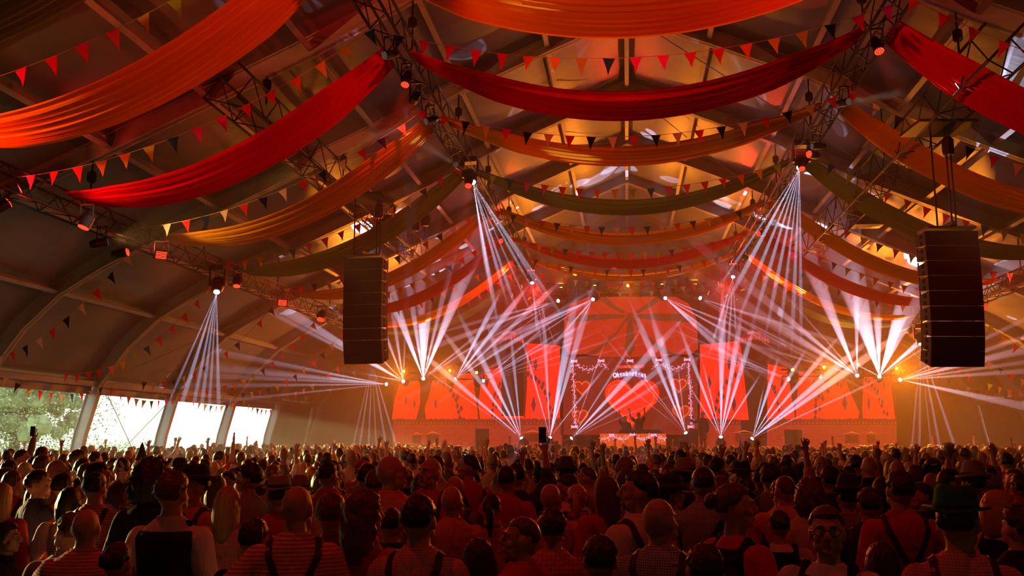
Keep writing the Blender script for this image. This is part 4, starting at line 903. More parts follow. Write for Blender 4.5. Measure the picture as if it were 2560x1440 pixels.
def check(name, c1, c2, s=95, diag=False):
    m = mat(name, c1, .85, 0, .15); nt = m.node_tree; b = nt.nodes['Principled BSDF']; tc = nt.nodes.new('ShaderNodeTexCoord'); sp = nt.nodes.new('ShaderNodeSeparateXYZ'); nt.links.new(tc.outputs['Object'], sp.inputs[0])
    outs = []
    for ax in ('X', 'Z'):
        if ax == 'X' and diag: continue
        a = nt.nodes.new('ShaderNodeMath'); a.operation = 'MULTIPLY'; a.inputs[1].default_value = s * 5.5; nt.links.new(sp.outputs[ax], a.inputs[0])
        q = nt.nodes.new('ShaderNodeMath'); q.operation = 'SINE'; nt.links.new(a.outputs[0], q.inputs[0])
        g = nt.nodes.new('ShaderNodeMath'); g.operation = 'GREATER_THAN'; g.inputs[1].default_value = 0.; nt.links.new(q.outputs[0], g.inputs[0]); outs.append(g.outputs[0])
    if len(outs) == 2:
        ad = nt.nodes.new('ShaderNodeMath'); ad.operation = 'ADD'; nt.links.new(outs[0], ad.inputs[0]); nt.links.new(outs[1], ad.inputs[1]); dv = nt.nodes.new('ShaderNodeMath'); dv.operation = 'MULTIPLY'; dv.inputs[1].default_value = .5; nt.links.new(ad.outputs[0], dv.inputs[0]); fac = dv.outputs[0]
    else: fac = outs[0]
    mx = nt.nodes.new('ShaderNodeMix'); mx.data_type = 'RGBA'; nt.links.new(fac, mx.inputs['Factor']); mx.inputs['A'].default_value = (*c1, 1); mx.inputs['B'].default_value = (*c2, 1); nt.links.new(mx.outputs['Result'], b.inputs['Base Color'])
    wrinkle(m); return m
def wrinkle(m):
    nt = m.node_tree; b = nt.nodes['Principled BSDF']; n = nt.nodes.new('ShaderNodeTexNoise'); n.inputs['Scale'].default_value = 9; n.inputs['Distortion'].default_value = 1.2; n.inputs['Detail'].default_value = 2
    tc = nt.nodes.new('ShaderNodeTexCoord'); mp = nt.nodes.new('ShaderNodeMapping'); mp.inputs['Scale'].default_value = (1.4, 1.4, .6); nt.links.new(tc.outputs['Object'], mp.inputs[0]); nt.links.new(mp.outputs[0], n.inputs['Vector'])
    bp = nt.nodes.new('ShaderNodeBump'); bp.inputs['Strength'].default_value = .7; bp.inputs['Distance'].default_value = .03; nt.links.new(n.outputs['Fac'], bp.inputs['Height']); nt.links.new(bp.outputs[0], b.inputs['Normal']); return m
M_SKIN = noisy(mat('skin', (.46, .25, .17), .55, 0, .35), 20, .08)
M_TROUSER = mat('dark_trousers', (.035, .03, .028), .9); M_STRAP = mat('dark_strap', (.03, .022, .02), .6, 0, .4); M_FEATHER = mat('feather', (.55, .45, .35), .8)
plain = lambda n, c: wrinkle(mat(n, c, .85, 0, .15))
M_SHIRT = {'red_check': check('red_checked_cotton', (.55, .05, .05), (.72, .58, .55)), 'pink': plain('pink_cotton', (.62, .25, .24)), 'red': plain('red_cotton', (.5, .05, .04)), 'white': plain('white_cotton', (.68, .64, .62)),
           'blue_check': check('blue_checked_cotton', (.12, .16, .34), (.55, .57, .65)), 'navy': plain('navy_cotton', (.05, .06, .12)), 'black': plain('black_cloth', (.022, .02, .02)), 'orange_plaid': check('orange_plaid_cotton', (.5, .14, .05), (.75, .4, .25), 40),
           'stripe': check('red_striped_cotton', (.5, .06, .06), (.68, .45, .42), 60, True), 'grey': plain('grey_cotton', (.2, .19, .18)), 'dark_check': check('dark_checked_cotton', (.05, .06, .10), (.34, .36, .42))}
def hairm(name, c):
    m = mat(name, c, .45, 0, .5); nt = m.node_tree; b = nt.nodes['Principled BSDF']; n = nt.nodes.new('ShaderNodeTexNoise'); n.inputs['Scale'].default_value = 70; tc = nt.nodes.new('ShaderNodeTexCoord'); mp = nt.nodes.new('ShaderNodeMapping'); mp.inputs['Scale'].default_value = (1, 1, .12)
    nt.links.new(tc.outputs['Object'], mp.inputs[0]); nt.links.new(mp.outputs[0], n.inputs['Vector']); bp = nt.nodes.new('ShaderNodeBump'); bp.inputs['Strength'].default_value = .8; bp.inputs['Distance'].default_value = .01; nt.links.new(n.outputs['Fac'], bp.inputs['Height']); nt.links.new(bp.outputs[0], b.inputs['Normal']); return m
M_HAIR = {'dark': hairm('dark_hair', (.018, .012, .009)), 'brown': hairm('brown_hair', (.09, .045, .022)), 'blond': hairm('blond_hair', (.42, .26, .10)), 'grey': hairm('grey_hair', (.22, .2, .18))}
M_HAT = {'green': mat('green_felt', (.01, .16, .04), .9), 'dark': mat('dark_felt', (.03, .028, .025), .9), 'grey': mat('grey_felt', (.26, .24, .22), .9), 'brown': mat('brown_felt', (.10, .06, .035), .9), 'red': mat('red_cap_cloth', (.45, .04, .04), .9)}
M_EYE = mat('iris', (.03, .02, .012), .2); M_EYEW = mat('eye_white', (.6, .56, .52), .3); M_LIP = mat('lips', (.36, .12, .09), .5); M_FRAME = mat('spectacle_frame', (.03, .03, .03), .3)
_C = {}
def get(key, fn):
    if key not in _C: _C[key] = fn()
    return _C[key]
def set_mat(o, m):
    if o.material_slots and m is not None: o.material_slots[0].link = 'OBJECT'; o.material_slots[0].material = m
G_CUP = bpy.data.materials.new('clear_cup'); G_CUP.use_nodes = True; _b = G_CUP.node_tree.nodes['Principled BSDF']; _b.inputs['Base Color'].default_value = (.95, .85, .6, 1); _b.inputs['Alpha'].default_value = .45; _b.inputs['Roughness'].default_value = .15
M_BEER = mat('beer', (.75, .38, .04), .2)
def cup(p, label, parent=None):
    t = thing('beer_cup', label, 'cup', tuple(p), 0, 'plastic beer cups')
    MB().lathe([(.030, 0), (.040, .12), (.043, .122), (.040, .124), (.038, .12), (.029, .006)], 18).build('cup_wall', G_CUP, t, True); MB().lathe([(.028, .004), (.034, .085)], 16).build('beer', M_BEER, t, True); return t
def person(loc, rot, H, sex='m', girth=1.0, armL='down', armR='down', turn=0., nod=0., shirt='red_check', style='long', hair='short', haircol='dark', hat=None, straps=None, vest=False, label='', group=None, face=False, glasses=False, beard=False, bag=False, collar=True):
    tq = round(turn / .35) * .35; nq = round(nod / .2) * .2; gq = round(girth / .12) * .12
    me = get(('b', sex, gq, armL, armR, tq, nq, face), lambda: body_mesh(sex, gq, armL, armR, tq, nq, .0072 if face else .010))
    s = H / 1.745; o = link('person', me, None, (loc[0], loc[1], loc[2] if len(loc) > 2 else 0), (0, 0, rot)); o.scale = (s, s, s); tag(o, label, 'person', group)
    st = 'puff' if (sex == 'f' and style == 'puff') else style
    sm = get(('s', sex, gq, armL, armR, st), lambda: shirt_mesh(sex, gq, armL, armR, st)); so_ = link('blouse' if sex == 'f' else 'shirt', sm, o); set_mat(so_, M_SHIRT[shirt])
    link('trousers' if sex == 'm' else 'skirt', get('t', trouser_mesh), o)
    if collar and st != 'puff': set_mat(link('collar', get('c', collar_mesh), o), M_SHIRT[shirt])
    if vest or st == 'puff':
        vm = get(('v', sex, gq), lambda: shirt_mesh(sex, gq, armL, armR, 'vest')); link('vest' if sex == 'm' else 'bodice', vm, o)
    elif straps: link('suspenders', get(('st', sex, gq, armL, armR, st, straps), lambda: strap_mesh(sm, straps)), o)
    if bag: link('bag_strap', get(('bs', sex, gq, armL, armR, st), lambda: bag_strap_mesh(sm)), o)
    R = head_R(tq, nq).to_euler(); hb = HB
    if hair: hx = link('hair', get(('h', hair), lambda: hair_mesh(hair, seed=len(hair) * 3)), o, hb, R); set_mat(hx, M_HAIR[haircol]); hx.scale = (1, 1, 1) if sex == 'm' else (.96, .96, .96)
    if hat: link('hat', get(('hat', hat), lambda: hat_mesh(hat[0], M_HAT[hat[1]], M_HAT['dark' if hat[1] != 'dark' else 'brown'])), o, hb, R)
    if face:
        k = 1. if sex == 'm' else .95
        def em():
            e = MB(); ell(e, (0, 0, 0), (.0115, .0115, .0100), 12); n0 = len(e.f); ell(e, (0, .0075, 0), (.0052, .0048, .0052), 8); e.m[n0:] = [1] * (len(e.f) - n0); return e.mesh('eye', [M_EYEW, M_EYE], True)
        def lm():
            e = MB(); ell(e, (0, .0935, .0465), (.023, .010, .0042), 10); ell(e, (0, .0930, .0375), (.019, .010, .0052), 10); return e.mesh('lips', M_LIP, True)
        def bw():
            e = MB()
            for q in (-1, 1): e.tube([(q * .014, .099, .132), (q * .030, .095, .137), (q * .050, .080, .131)], [.003, .0042, .002], 6)
            return e.mesh('eyebrows', M_HAIR['dark'], True)
        for q in (-1, 1): link('eye', get('eye', em), o, hb + head_R(tq, nq) @ (Vector((q * .031, .0745, .108)) * k), R)
        for nm, fn in (('lips', lm), ('eyebrows', bw)): x_ = link(nm, get(nm, fn), o, hb, R); x_.scale = (k, k, k)
    if glasses:
        def gm():
            mb = MB()
            for q in (-1, 1): mb.tube([(q * .034 + .025 * math.cos(a / 14 * 2 * PI), .100, .105 + .020 * math.sin(a / 14 * 2 * PI)) for a in range(15)], .0022, 5, False); mb.tube([(q * .06, .098, .11), (q * .082, .0, .10)], .002, 5)
            mb.tube([(-.009, .102, .11), (.009, .102, .11)], .002, 5); return mb.mesh('spectacles', M_FRAME)
        link('spectacles', get('gl', gm), o, hb, R)
    if beard:
        def bm():
            mb = MB(); ell(mb, (0, .040, .030), (.056, .060, .040), 14); ell(mb, (0, .092, .058), (.026, .010, .006), 8); return mb.mesh('beard', M_HAIR['dark'], True)
        link('beard', get('bd', bm), o, hb, R)
    return o
OCC = []
def hero(x, y, w_, rot=0, **k):
    """the crown of the head stands at pixel x, y and the head is w_ pixels wide"""
    ex = (.022 if k.get('hair', 'short') else 0) + (.07 if k.get('hat') else 0) + (.03 if k.get('hair') == 'afro' else 0)
    p = at(x, y, 392. / w_); H = p.z - ex
    lo, hi = (1.56, 1.86) if k.get('sex') == 'f' else (1.64, 1.97)
    if not lo <= H <= hi: H = max(lo, min(hi, H)); p = atz(x, y, H + ex)
    o = person((p.x, p.y), math.radians(rot), H, **k); OCC.append((p.x, p.y)); return o
# ------------------------------------------------------------------ the people nearest the camera, one by one
def hand_at(o, key, side=1, f=.10):
    P_, d = arm_pts(side, key); bpy.context.view_layer.update(); return o.matrix_world @ (P_[2] + d * f)
H_ = hero
D90 = 1.05
BALD = H_(220, 1271, 76, 12, girth=1.24, hair=None, shirt='stripe', armR='cup', armL='reach', label='bald broad man from behind in red striped shirt, bottom left by the cups')
H_(22, 1295, 64, -60, sex='f', hair='long', shirt='black', style='short', armL='cup', turn=-.35, face=True, label='dark-haired woman in profile at the bottom left edge')
H_(437, 1176, 72, 0, hair='tousled', haircol='brown', shirt='white', vest=True, armL='down', armR='down', label='man from behind in dark vest over white sleeves')
H_(178, 1276, 60, 20, hair='short', haircol='brown', shirt='grey', turn=.7, label='brown-haired man half hidden behind the broad bald man')
H_(384, 1202, 58, 25, hair='short', shirt='red', straps='Y', armL='hip', turn=.7, face=True, girth=1.12, nod=.4, label='man in red shirt and black suspenders behind the vested man')
H_(388, 1143, 62, 0, hair='afro', shirt='black', label='person with a big dark curly head of hair behind the vested man')
H_(487, 1150, 56, 160, hair='short', hat=('felt', 'dark'), shirt='pink', straps='X', face=True, turn=-.35, label='man in dark felt hat and pink shirt facing the camera')
H_(572, 1209, 58, 5, sex='f', hair='long', haircol='blond', shirt='red_check', label='woman with long straight blond hair in a red checked shirt, seen from behind')
H_(262, 1180, 46, -10, sex='f', hair='long', shirt='grey', style='short', label='woman with long dark hair, left of the smoke puff')
H_(312, 1197, 50, -40, sex='f', hair='wavy', haircol='brown', shirt='black', turn=-.7, face=True, label='woman with wavy hair in profile below the smoke puff')
H_(252, 1153, 50, -15, hair='short', shirt='stripe', turn=-.7, label='man in red striped shirt looking right, below the first window post')
H_(102, 1172, 50, -30, hair='short', shirt='navy', style='short', armR='reach', turn=-.35, face=True, label='man in navy shirt laying his arm on a shoulder')
H_(163, 1179, 50, 0, hair='short', shirt='red', girth=1.12, label='stout man in red shirt with a friend\'s arm on his shoulder')
H_(147, 1149, 42, -10, hair=None, shirt='grey', glasses=True, turn=-1.05, face=True, label='bald man in dark glasses at the left, looking right')
H_(65, 1154, 38, 5, hair=None, shirt='pink', straps='Y', label='bald man in pale pink shirt with suspenders at the left')
H_(8, 1201, 54, 0, sex='f', hair='long', haircol='blond', shirt='red', label='woman with long blond hair cut by the left edge')
H_(20, 1166, 42, -40, sex='f', hair='bob', haircol='brown', shirt='white', turn=-.7, face=True, label='short-haired woman near the left edge, looking right')
H_(59, 1121, 31, -20, hair='crop', shirt='white', turn=-.7, face=True, label='tall cropped man before the nearest clear window')
H_(110, 1134, 38, 0, hair='short', haircol='brown', shirt='navy', label='brown-haired man standing before the nearest window, seen from behind')
PHM = H_(108, 1115, 30, 0, hair='short', shirt='grey', armL='up', label='man holding a phone up before the nearest clear window')
H_(200, 1122, 35, -30, hair='short', haircol='brown', shirt='white', turn=-.7, face=True, label='short-haired man in front of the first window post')
H_(210, 1143, 36, 0, hair='short', shirt='black', style='long', label='person in black jacket beneath the first window post')
H_(287, 1143, 34, 0, hair='short', shirt='grey', label='dark-haired man just above the smoke puff, left one')
H_(325, 1144, 34, 0, hair='short', shirt='navy', label='dark-haired man just above the smoke puff, right one')
H_(356, 1126, 26, 0, hair='short', hat=('pointed', 'dark'), shirt='black', label='person in a tall pointed black hat left of centre')
H_(452, 1134, 34, 0, hair='short', hat=('cap', 'dark'), shirt='black', label='person in a black cap behind the felt-hatted man')
H_(545, 1184, 46, 0, sex='f', hair='long', haircol='brown', shirt='grey', label='woman with long brown hair left of the blond woman')
H_(568, 1175, 38, 150, hair='short', glasses=True, face=True, shirt='black', label='man in spectacles facing back, above the blond woman')
H_(622, 1157, 50, 60, hair='tousled', shirt='blue_check', turn=.35, face=True, label='tousle-haired man in blue checked shirt looking left')
H_(742, 1214, 80, 18, girth=1.24, hair=None, shirt='stripe', straps='Y', armL='hip', armR='cup', turn=-.35, nod=.2, label='big bald man in red shirt and suspenders, hand on hip')
H_(832, 1227, 74, 0, hair='short', haircol='brown', shirt='pink', straps='Y', label='man with short hair, pink shirt and crossing black suspenders, near centre left')
H_(917, 1220, 76, -25, sex='f', hair='wavy', haircol='brown', shirt='red', turn=-.35, label='woman with a full mane of wavy brown hair')
H_(1050, 1231, 84, -4, girth=1.12, hair='short', shirt='red_check', straps='Y', armR='cup', label='dark-haired man in red checked shirt with suspenders, bottom centre left')
H_(1139, 1190, 50, -5, hair=None, shirt='dark_check', straps='Y', label='bald man in dark checked shirt and suspenders')
H_(981, 1139, 58, -20, girth=1.12, hair=None, shirt='pink', turn=-1.05, face=True, label='tall bald man in pink shirt looking right')
H_(925, 1157, 46, -20, hair='short', shirt='navy', turn=-.35, label='dark-haired man in navy shirt left of the tall bald man')
H_(1075, 1145, 50, 170, girth=1.24, hair=None, shirt='red', straps='X', face=True, turn=-.35, label='heavy bald man in red shirt and suspenders facing the camera')
H_(1170, 1132, 42, 40, hair='crop', beard=True, face=True, shirt='red', turn=.7, straps='Y', label='bearded cropped man in red shirt looking left')
H_(702, 1175, 54, 0, hair='short', hat=('felt', 'grey'), shirt='red', label='man in grey felt hat, left one of two hats side by side')
H_(752, 1182, 46, 0, hair='short', hat=('alpine', 'grey'), shirt='red_check', label='person in dark alpine hat, right one of two hats side by side')
H_(820, 1140, 38, 60, hair='short', hat=('cap', 'dark'), shirt='black', face=True, turn=.35, label='man in a peaked cap in profile, looking left')
H_(837, 1157, 40, 0, hair='short', haircol='brown', shirt='red_check', straps='Y', label='brown-haired man in checked shirt with suspenders, below the left speaker array')
H_(907, 1141, 34, 0, hair='short', hat=('cap', 'red'), shirt='grey', label='person in a red cap under the left speaker array')
H_(685, 1156, 38, 0, sex='f', hair='bun', haircol='blond', shirt='white', label='woman with a blond bun left of the two hats')
H_(880, 1124, 30, 0, hair=None, shirt='pink', straps='Y', label='bald man in pink shirt with suspenders farther back, under the left speaker array')
H_(1267, 1162, 46, 0, hair='short', shirt='red', label='dark-haired man in red shirt from behind, right of the bearded man')
H_(1232, 1133, 30, 0, hair='short', haircol='blond', shirt='pink', label='fair-haired person in pink shirt, centre')
H_(1300, 1284, 78, 60, hair='crop', haircol='brown', shirt='red', girth=1.12, turn=.7, face=True, label='smiling crop-haired man in profile, bottom centre, looking left')
H_(1382, 1270, 68, 0, hair='tousled', shirt='orange_plaid', girth=1.12, label='dark-haired person in orange plaid shirt, bottom centre')
H_(1442, 1204, 50, 0, sex='f', hair='tail', haircol='blond', shirt='red', style='short', label='woman with a blond ponytail, centre')
H_(1592, 1172, 66, 45, hair='short', beard=True, face=True, shirt='white', straps='Y', turn=.7, style='rolled', label='bearded man in white shirt looking left')
H_(1592, 1248, 60, 0, sex='f', hair='long', haircol='blond', shirt='navy', label='woman with long blond hair behind the bald man in blue')
H_(1649, 1245, 80, -15, hair=None, shirt='blue_check', straps='X', turn=-.35, girth=1.12, label='bald man in blue checked shirt, bottom right of centre')
H_(1512, 1185, 52, 30, sex='f', hair='long', haircol='brown', shirt='red', turn=.35, label='woman with long brown hair left of the bearded man in white')
H_(1676, 1174, 52, -20, hair='short', hat=('felt', 'dark'), shirt='red', turn=-.7, face=True, label='man in a black felt hat right of the bearded man')
H_(1713, 1140, 44, -10, hair='short', hat=('alpine', 'grey'), shirt='black', turn=-.35, label='person in a light grey alpine hat right of centre')
H_(1757, 1160, 56, -5, hair='crop', shirt='blue_check', bag=True, armL='hip', style='rolled', label='man in blue checked shirt with a dark bag strap across his back')
H_(1838, 1198, 76, -60, sex='f', hair='bun', haircol='brown', shirt='red', style='puff', turn=-.35, face=True, armR='cup', bag=True, label='woman with her hair pinned up, red blouse and a dark shoulder strap')
H_(1352, 1157, 36, 10, hair='short', hat=('felt', 'green'), shirt='white', vest=True, label='person in a bright green hat and dark vest')
H_(1416, 1137, 40, 0, hair='short', hat=('alpine', 'brown'), shirt='dark_check', label='person in a brown alpine hat near the raised phone')
H_(1420, 1182, 46, 40, hair='short', shirt='white', vest=True, turn=.7, face=True, nod=.2, label='slick-haired man in dark vest looking down left')
H_(1465, 1163, 38, 60, hair='crop', haircol='brown', shirt='stripe', turn=.35, face=True, label='crop-haired man in profile left of the long-haired woman')
H_(1852, 1142, 40, 170, hair='short', hat=('felt', 'dark'), glasses=True, face=True, shirt='black', beard=True, label='man with black hat and spectacles facing the camera')
H_(1321, 1142, 32, 0, hair='crop', haircol='brown', shirt='pink', straps='Y', label='crop-haired man in pink shirt with suspenders left of the green hat')
H_(1892, 1125, 34, 0, sex='f', hair='long', haircol='blond', shirt='grey', label='woman with long fair hair right of the spectacled man in the black hat')
H_(1925, 1158, 44, -10, hair='tousled', shirt='dark_check', straps='Y', label='man in dark checked shirt with one strap showing, right of the pinned-up hair')
SPW = H_(2062, 1254, 84, 150, sex='f', hair='bun', haircol='brown', shirt='white', style='puff', glasses=True, face=True, armR='cup', turn=.35, label='woman with round spectacles looking at the camera, cup in hand')
H_(2385, 1192, 86, -8, girth=1.24, hair='short', hat=('felt', 'green'), shirt='red_check', straps='X', turn=-.35, label='big man in a dark green hat and red checked shirt, seen from behind')
H_(2245, 1171, 60, 4, hair='short', shirt='red', straps='Y', label='man with shaved neck in plain red shirt and suspenders')
H_(2052, 1139, 33, 175, hair=None, face=True, shirt='black', label='bald man in black staring towards the camera')
H_(2117, 1177, 52, -5, hair='short', hat=('alpine', 'dark'), shirt='dark_check', girth=1.12, label='man in a dark alpine hat with a pale feather')
H_(2022, 1197, 52, 0, hair='curly', haircol='brown', shirt='white', label='curly-haired person left of the feathered hat')
H_(2497, 1220, 58, -60, sex='f', hair='bob', haircol='blond', shirt='white', style='puff', turn=-.35, face=True, label='woman with a blond bob and white blouse at the right')
H_(2427, 1146, 48, 0, hair='short', hat=('alpine', 'grey'), shirt='grey', label='person in a grey alpine hat behind the dark green hat')
H_(2325, 1151, 38, 0, hair='short', hat=('felt', 'green'), shirt='pink', label='person in a small green hat left of the grey alpine hat')
H_(2296, 1200, 48, 60, hair='crop', face=True, shirt='black', turn=.35, label='cropped man in profile between the red shirt and the big green hat')
H_(1946, 1268, 56, 0, sex='f', hair='bun', shirt='white', style='puff', label='woman in white puff sleeves and dark bodice from behind')
H_(2137, 1135, 32, 0, hair='short', shirt='black', girth=1.12, label='dark-haired man in black, right of the bald staring man')
H_(2170, 1141, 34, 0, hair=None, shirt='black', girth=1.12, label='bald man in black, right of centre right')
H_(2240, 1150, 36, 0, hair=None, shirt='pink', hat=None, label='bald man in pink shirt above the red-shirted man')
H_(1965, 1160, 40, -30, sex='f', hair='long', shirt='grey', turn=1.05, face=True, label='dark-haired woman looking aside, right of the fair long hair')
H_(1700, 1120, 28, 0, hair='crop', shirt='red', label='crop-haired man in red below the desk garland\'s right end')
H_(2380, 1290, 1, 0) if False else None
H_(2548, 1180, 44, 0, hair='short', shirt='red', label='dark-haired man in red at the right edge')
H_(2540, 1260, 70, 20, hair='tousled', shirt='black', girth=1.12, label='person in black cut by the right edge, bottom corner')
H_(1500, 1330, 66, 0, hair='short', shirt='black', label='dark figure low in front of the bearded man in white')
H_(1195, 1338, 60, 20, sex='f', hair='bob', shirt='black', label='short woman in black at the bottom, left of the smiling man')
H_(300, 1345, 56, 0, sex='f', hair='bun', shirt='black', label='short dark-haired woman between the bald striped shirt and the vest')
H_(640, 1290, 58, 0, hair='short', shirt='black', label='dark short-haired person left of the big bald man')
H_(2200, 1345, 60, 0, sex='f', hair='long', shirt='black', label='short long-haired woman at the bottom, right of the spectacled woman')
H_(1760, 1350, 56, 0, hair='short', shirt='black', label='short person in black at the bottom under the bag strap')
H_(980, 1262, 52, 0, hair='crop', shirt='navy', label='cropped man in navy between the wavy mane and the checked shirt')
H_(1230, 1228, 50, 0, sex='f', hair='tail', shirt='red_check', label='ponytailed person in red check above the smiling man')
# arms raised out of the crowd: the hand stands at the pixel
def raiser(px_, py_, Y, label, sex='m', arm='up', shirt='red', hair='short', style='rolled', both=False, haircol='dark', item=None, rot=0):
    h = at(px_, py_, Y); e, w_, d = ARMS[arm]; topz = w_[2] + .16; H = max(1.5, min(2.0, 1.745 * h.z / topz)); s = H / 1.745
    x = h.x - w_[0] * s; o = person((x, Y - w_[1] * s), 0, H, sex=sex, armR=arm, armL=arm if both else 'down', shirt=shirt, hair=hair, haircol=haircol, style=style, label=label, face=False); OCC.append((x, Y)); 
    hp = Vector((x + w_[0] * s, Y, (w_[2] + .06) * s)); return o, hp
o, hp = raiser(1362, 1086, 9.2, 'man with arm straight up holding a phone, centre', shirt='navy')
def phone(p, label): t = thing('phone', label, 'phone', tuple(p), 0, 'raised phones'); MB().box((0, 0, .06), (.075, .009, .155)).build('phone_case', M_BLACK, t); MB().box((0, .006, .06), (.066, .003, .14)).build('phone_screen', emis('phone_glow', (.5, .6, .8), .6), t)
phone(hp + Vector((-.02, -.03, .04)), 'black phone held highest above the crowd, centre'); 
for a in [(741, 1106, 13.5, 'person stretching a red sleeved arm up below the left speaker array', 'm'), (948, 1090, 24, 'person pointing a finger up before the yellow haze', 'm'), (520, 1092, 22, 'person waving a hand up before the far clear windows', 'm'),
          (446, 1090, 22, 'person pointing up between the window posts', 'm'), (372, 1098, 18, 'person raising a bent hand before the second window', 'f'), (1216, 1095, 16, 'person with spread fingers up below the left curtain screens', 'f'),
          (1480, 1098, 13, 'person with arm raised left of the dj desk', 'f'), (1506, 1104, 12.5, 'person reaching up at the left end of the dj desk', 'm'), (1619, 1094, 15, 'person with a thin raised arm before the dj desk', 'f'), (1700, 1103, 16, 'person raising a hand right of the dj desk', 'm'),
          (1800, 1108, 12, 'person with raised hand in blue cuff before the curtain screen', 'm'), (1862, 1100, 14, 'person with both hands up before the right beam heads', 'm'), (1890, 1098, 17, 'person lifting a cup right of the beam heads', 'm'), (2012, 1092, 10.5, 'person making horns with raised hand, right', 'm'),
          (2098, 1106, 17, 'person with a hand up in the drifting smoke', 'm'), (2288, 1108, 14, 'person lifting a hand before the amber haze', 'f'), (2368, 1112, 10.5, 'person lifting a beer cup at the far right', 'm'), (2478, 1104, 13, 'person with two fingers up at the far right', 'm'), (2190, 1118, 12, 'person holding a cup high left of the amber haze', 'f'),
          (1070, 1102, 22, 'person with small raised hand in the orange haze', 'm'), (1110, 1098, 25, 'person reaching up far back under the red screens', 'm'), (640, 1100, 27, 'person with far raised hand at the last clear window', 'm'), (1305, 1120, 11, 'person with open raised palm left of the phone', 'f'), (1390, 1100, 20, 'person with far raised arm right of the phone', 'm'), (2055, 1105, 20, 'person with far raised arm right of the horns', 'm')]:
    rnd = random.Random(a[0]); o, hp = raiser(a[0], a[1], a[2], a[3], a[4], rnd.choice(['up', 'wide']), rnd.choice(['red', 'pink', 'blue_check', 'red_check', 'white']), rnd.choice(['short', 'tousled', 'crop']) if a[4] == 'm' else rnd.choice(['long', 'bun']), 'rolled', a[0] in (1862, 2478), rnd.choice(['dark', 'brown']))
    if 'cup' in a[3]: cup(hp + Vector((0, 0, .0)), 'plastic beer cup held up %s' % ('at the far right' if a[0] > 2300 else 'right of the beam heads' if a[0] < 2000 else 'left of the amber haze'))
phone(hand_at(PHM, 'up', -1, .05) + Vector((0, -.03, 0)), 'phone held up before the nearest clear window')
h = hand_at(BALD, 'reach', -1) + Vector((0, 0, -.03)); cup(h, 'plastic cup held up at the bottom left, the upper one'); cup(h + Vector((-.085, -.05, -.03)), 'plastic cup at the bottom left edge, the lower one')
h = hand_at(SPW, 'cup') + Vector((0, 0, -.05)); cup(h, 'beer cup held by the woman with round spectacles'); cup(h + Vector((.088, .02, 0)), 'second beer cup next to the spectacled woman\'s cup')
# ------------------------------------------------------------------ the rest of the nearer crowd, each a person
ZON = [(330, 'before the first windows'), (600, 'before the middle windows'), (830, 'before the farthest windows'), (1000, 'below the left speaker array'), (1180, 'before the dim left screen'), (1310, 'before the left speaker cabinet'), (1430, 'before the left beam heads'), (1570, 'before the dj desk\'s left half'), (1700, 'before the dj desk\'s right half'), (1850, 'before the singer'), (2000, 'before the right beam heads'), (2240, 'before the right screen'), (2400, 'below the right speaker array'), (9999, 'under the far right haze')]
STY = [('m', 'short', 'dark', 'dark short hair'), ('m', 'short', 'brown', 'brown short hair'), ('m', 'crop', 'brown', 'a cropped head'), ('m', None, None, 'a bald head'), ('f', 'long', 'brown', 'long brown hair'), ('f', 'long', 'blond', 'long blond hair'), ('f', 'bun', 'dark', 'a dark bun'), ('f', 'tail', 'brown', 'a brown ponytail'), ('m', 'tousled', 'dark', 'tousled hair'), ('m', 'short', 'grey', 'grey hair'), ('f', 'bob', 'dark', 'a dark bob')]
WW = [9, 7, 5, 5, 4, 3, 3, 2, 4, 2, 2]
SH = [('red_check', 'red checked shirt', 6), ('pink', 'pink shirt', 5), ('red', 'red shirt', 5), ('white', 'white shirt', 3), ('blue_check', 'blue checked shirt', 3), ('dark_check', 'dark checked shirt', 2), ('black', 'black top', 4), ('navy', 'navy shirt', 2), ('grey', 'grey shirt', 2), ('stripe', 'striped shirt', 2)]
rnd = random.Random(11); used = set(); cnt = 0; fails = 0; FAR = []
def pj(p): v = p - EYE; d = v.dot(CF); return 1280 + FPX * v.dot(CR) / d, 720 - FPX * v.dot(CU) / d
NEED = 300 - len(OCC)
cells = sorted(((Y + rnd.uniform(-.25, .25), X + rnd.uniform(-.22, .22)) for Y in [7.2 + .62 * i for i in range(54)] for X in [-16.2 + .60 * j for j in range(55)]), key=lambda c: c[0])
for (Y, X) in cells:
    x_, y_ = pj(Vector((X, Y, 1.75)))
    if not -60 < x_ < 2620 or Y > 39.5: continue
    if any((X - a) ** 2 + (Y - b) ** 2 < .40 ** 2 for a, b in OCC): continue
    if cnt >= NEED: FAR.append((X, Y)); continue
    zone = next(z for lim, z in ZON if x_ < lim)
    for _ in range(40):
        s = rnd.choices(STY, WW)[0]; h = rnd.choices(SH, [q[2] for q in SH])[0]; st = rnd.random() < .4 and s[0] == 'm'
        row = 'second rows' if Y < 9 else 'middle rows' if Y < 11.5 else 'deeper rows'
        lab = 'person with %s in %s%s, %s %s' % (s[3], h[1], ' and suspenders' if st else '', row, zone)
        if lab not in used and len(lab.replace(',', '').split()) <= 16: break
    used.add(lab); cnt += 1
    person((X, Y), rnd.gauss(0, .25), (rnd.gauss(1.775, .055) if s[0] == 'm' else rnd.gauss(1.66, .045)), sex=s[0], girth=rnd.choice([1., 1., 1.12]) if s[0] == 'm' else 1., armR='down', armL='down', turn=rnd.choice([0, 0, 0, .7, -.7, .35, -.35]), hair=s[1], haircol=s[2] or 'dark', shirt=h[0], style='long' if s[0] == 'm' else 'short', straps='Y' if st else None,
           hat=None, label=lab, group='crowd ' + zone, collar=s[0] == 'm')
    OCC.append((X, Y))
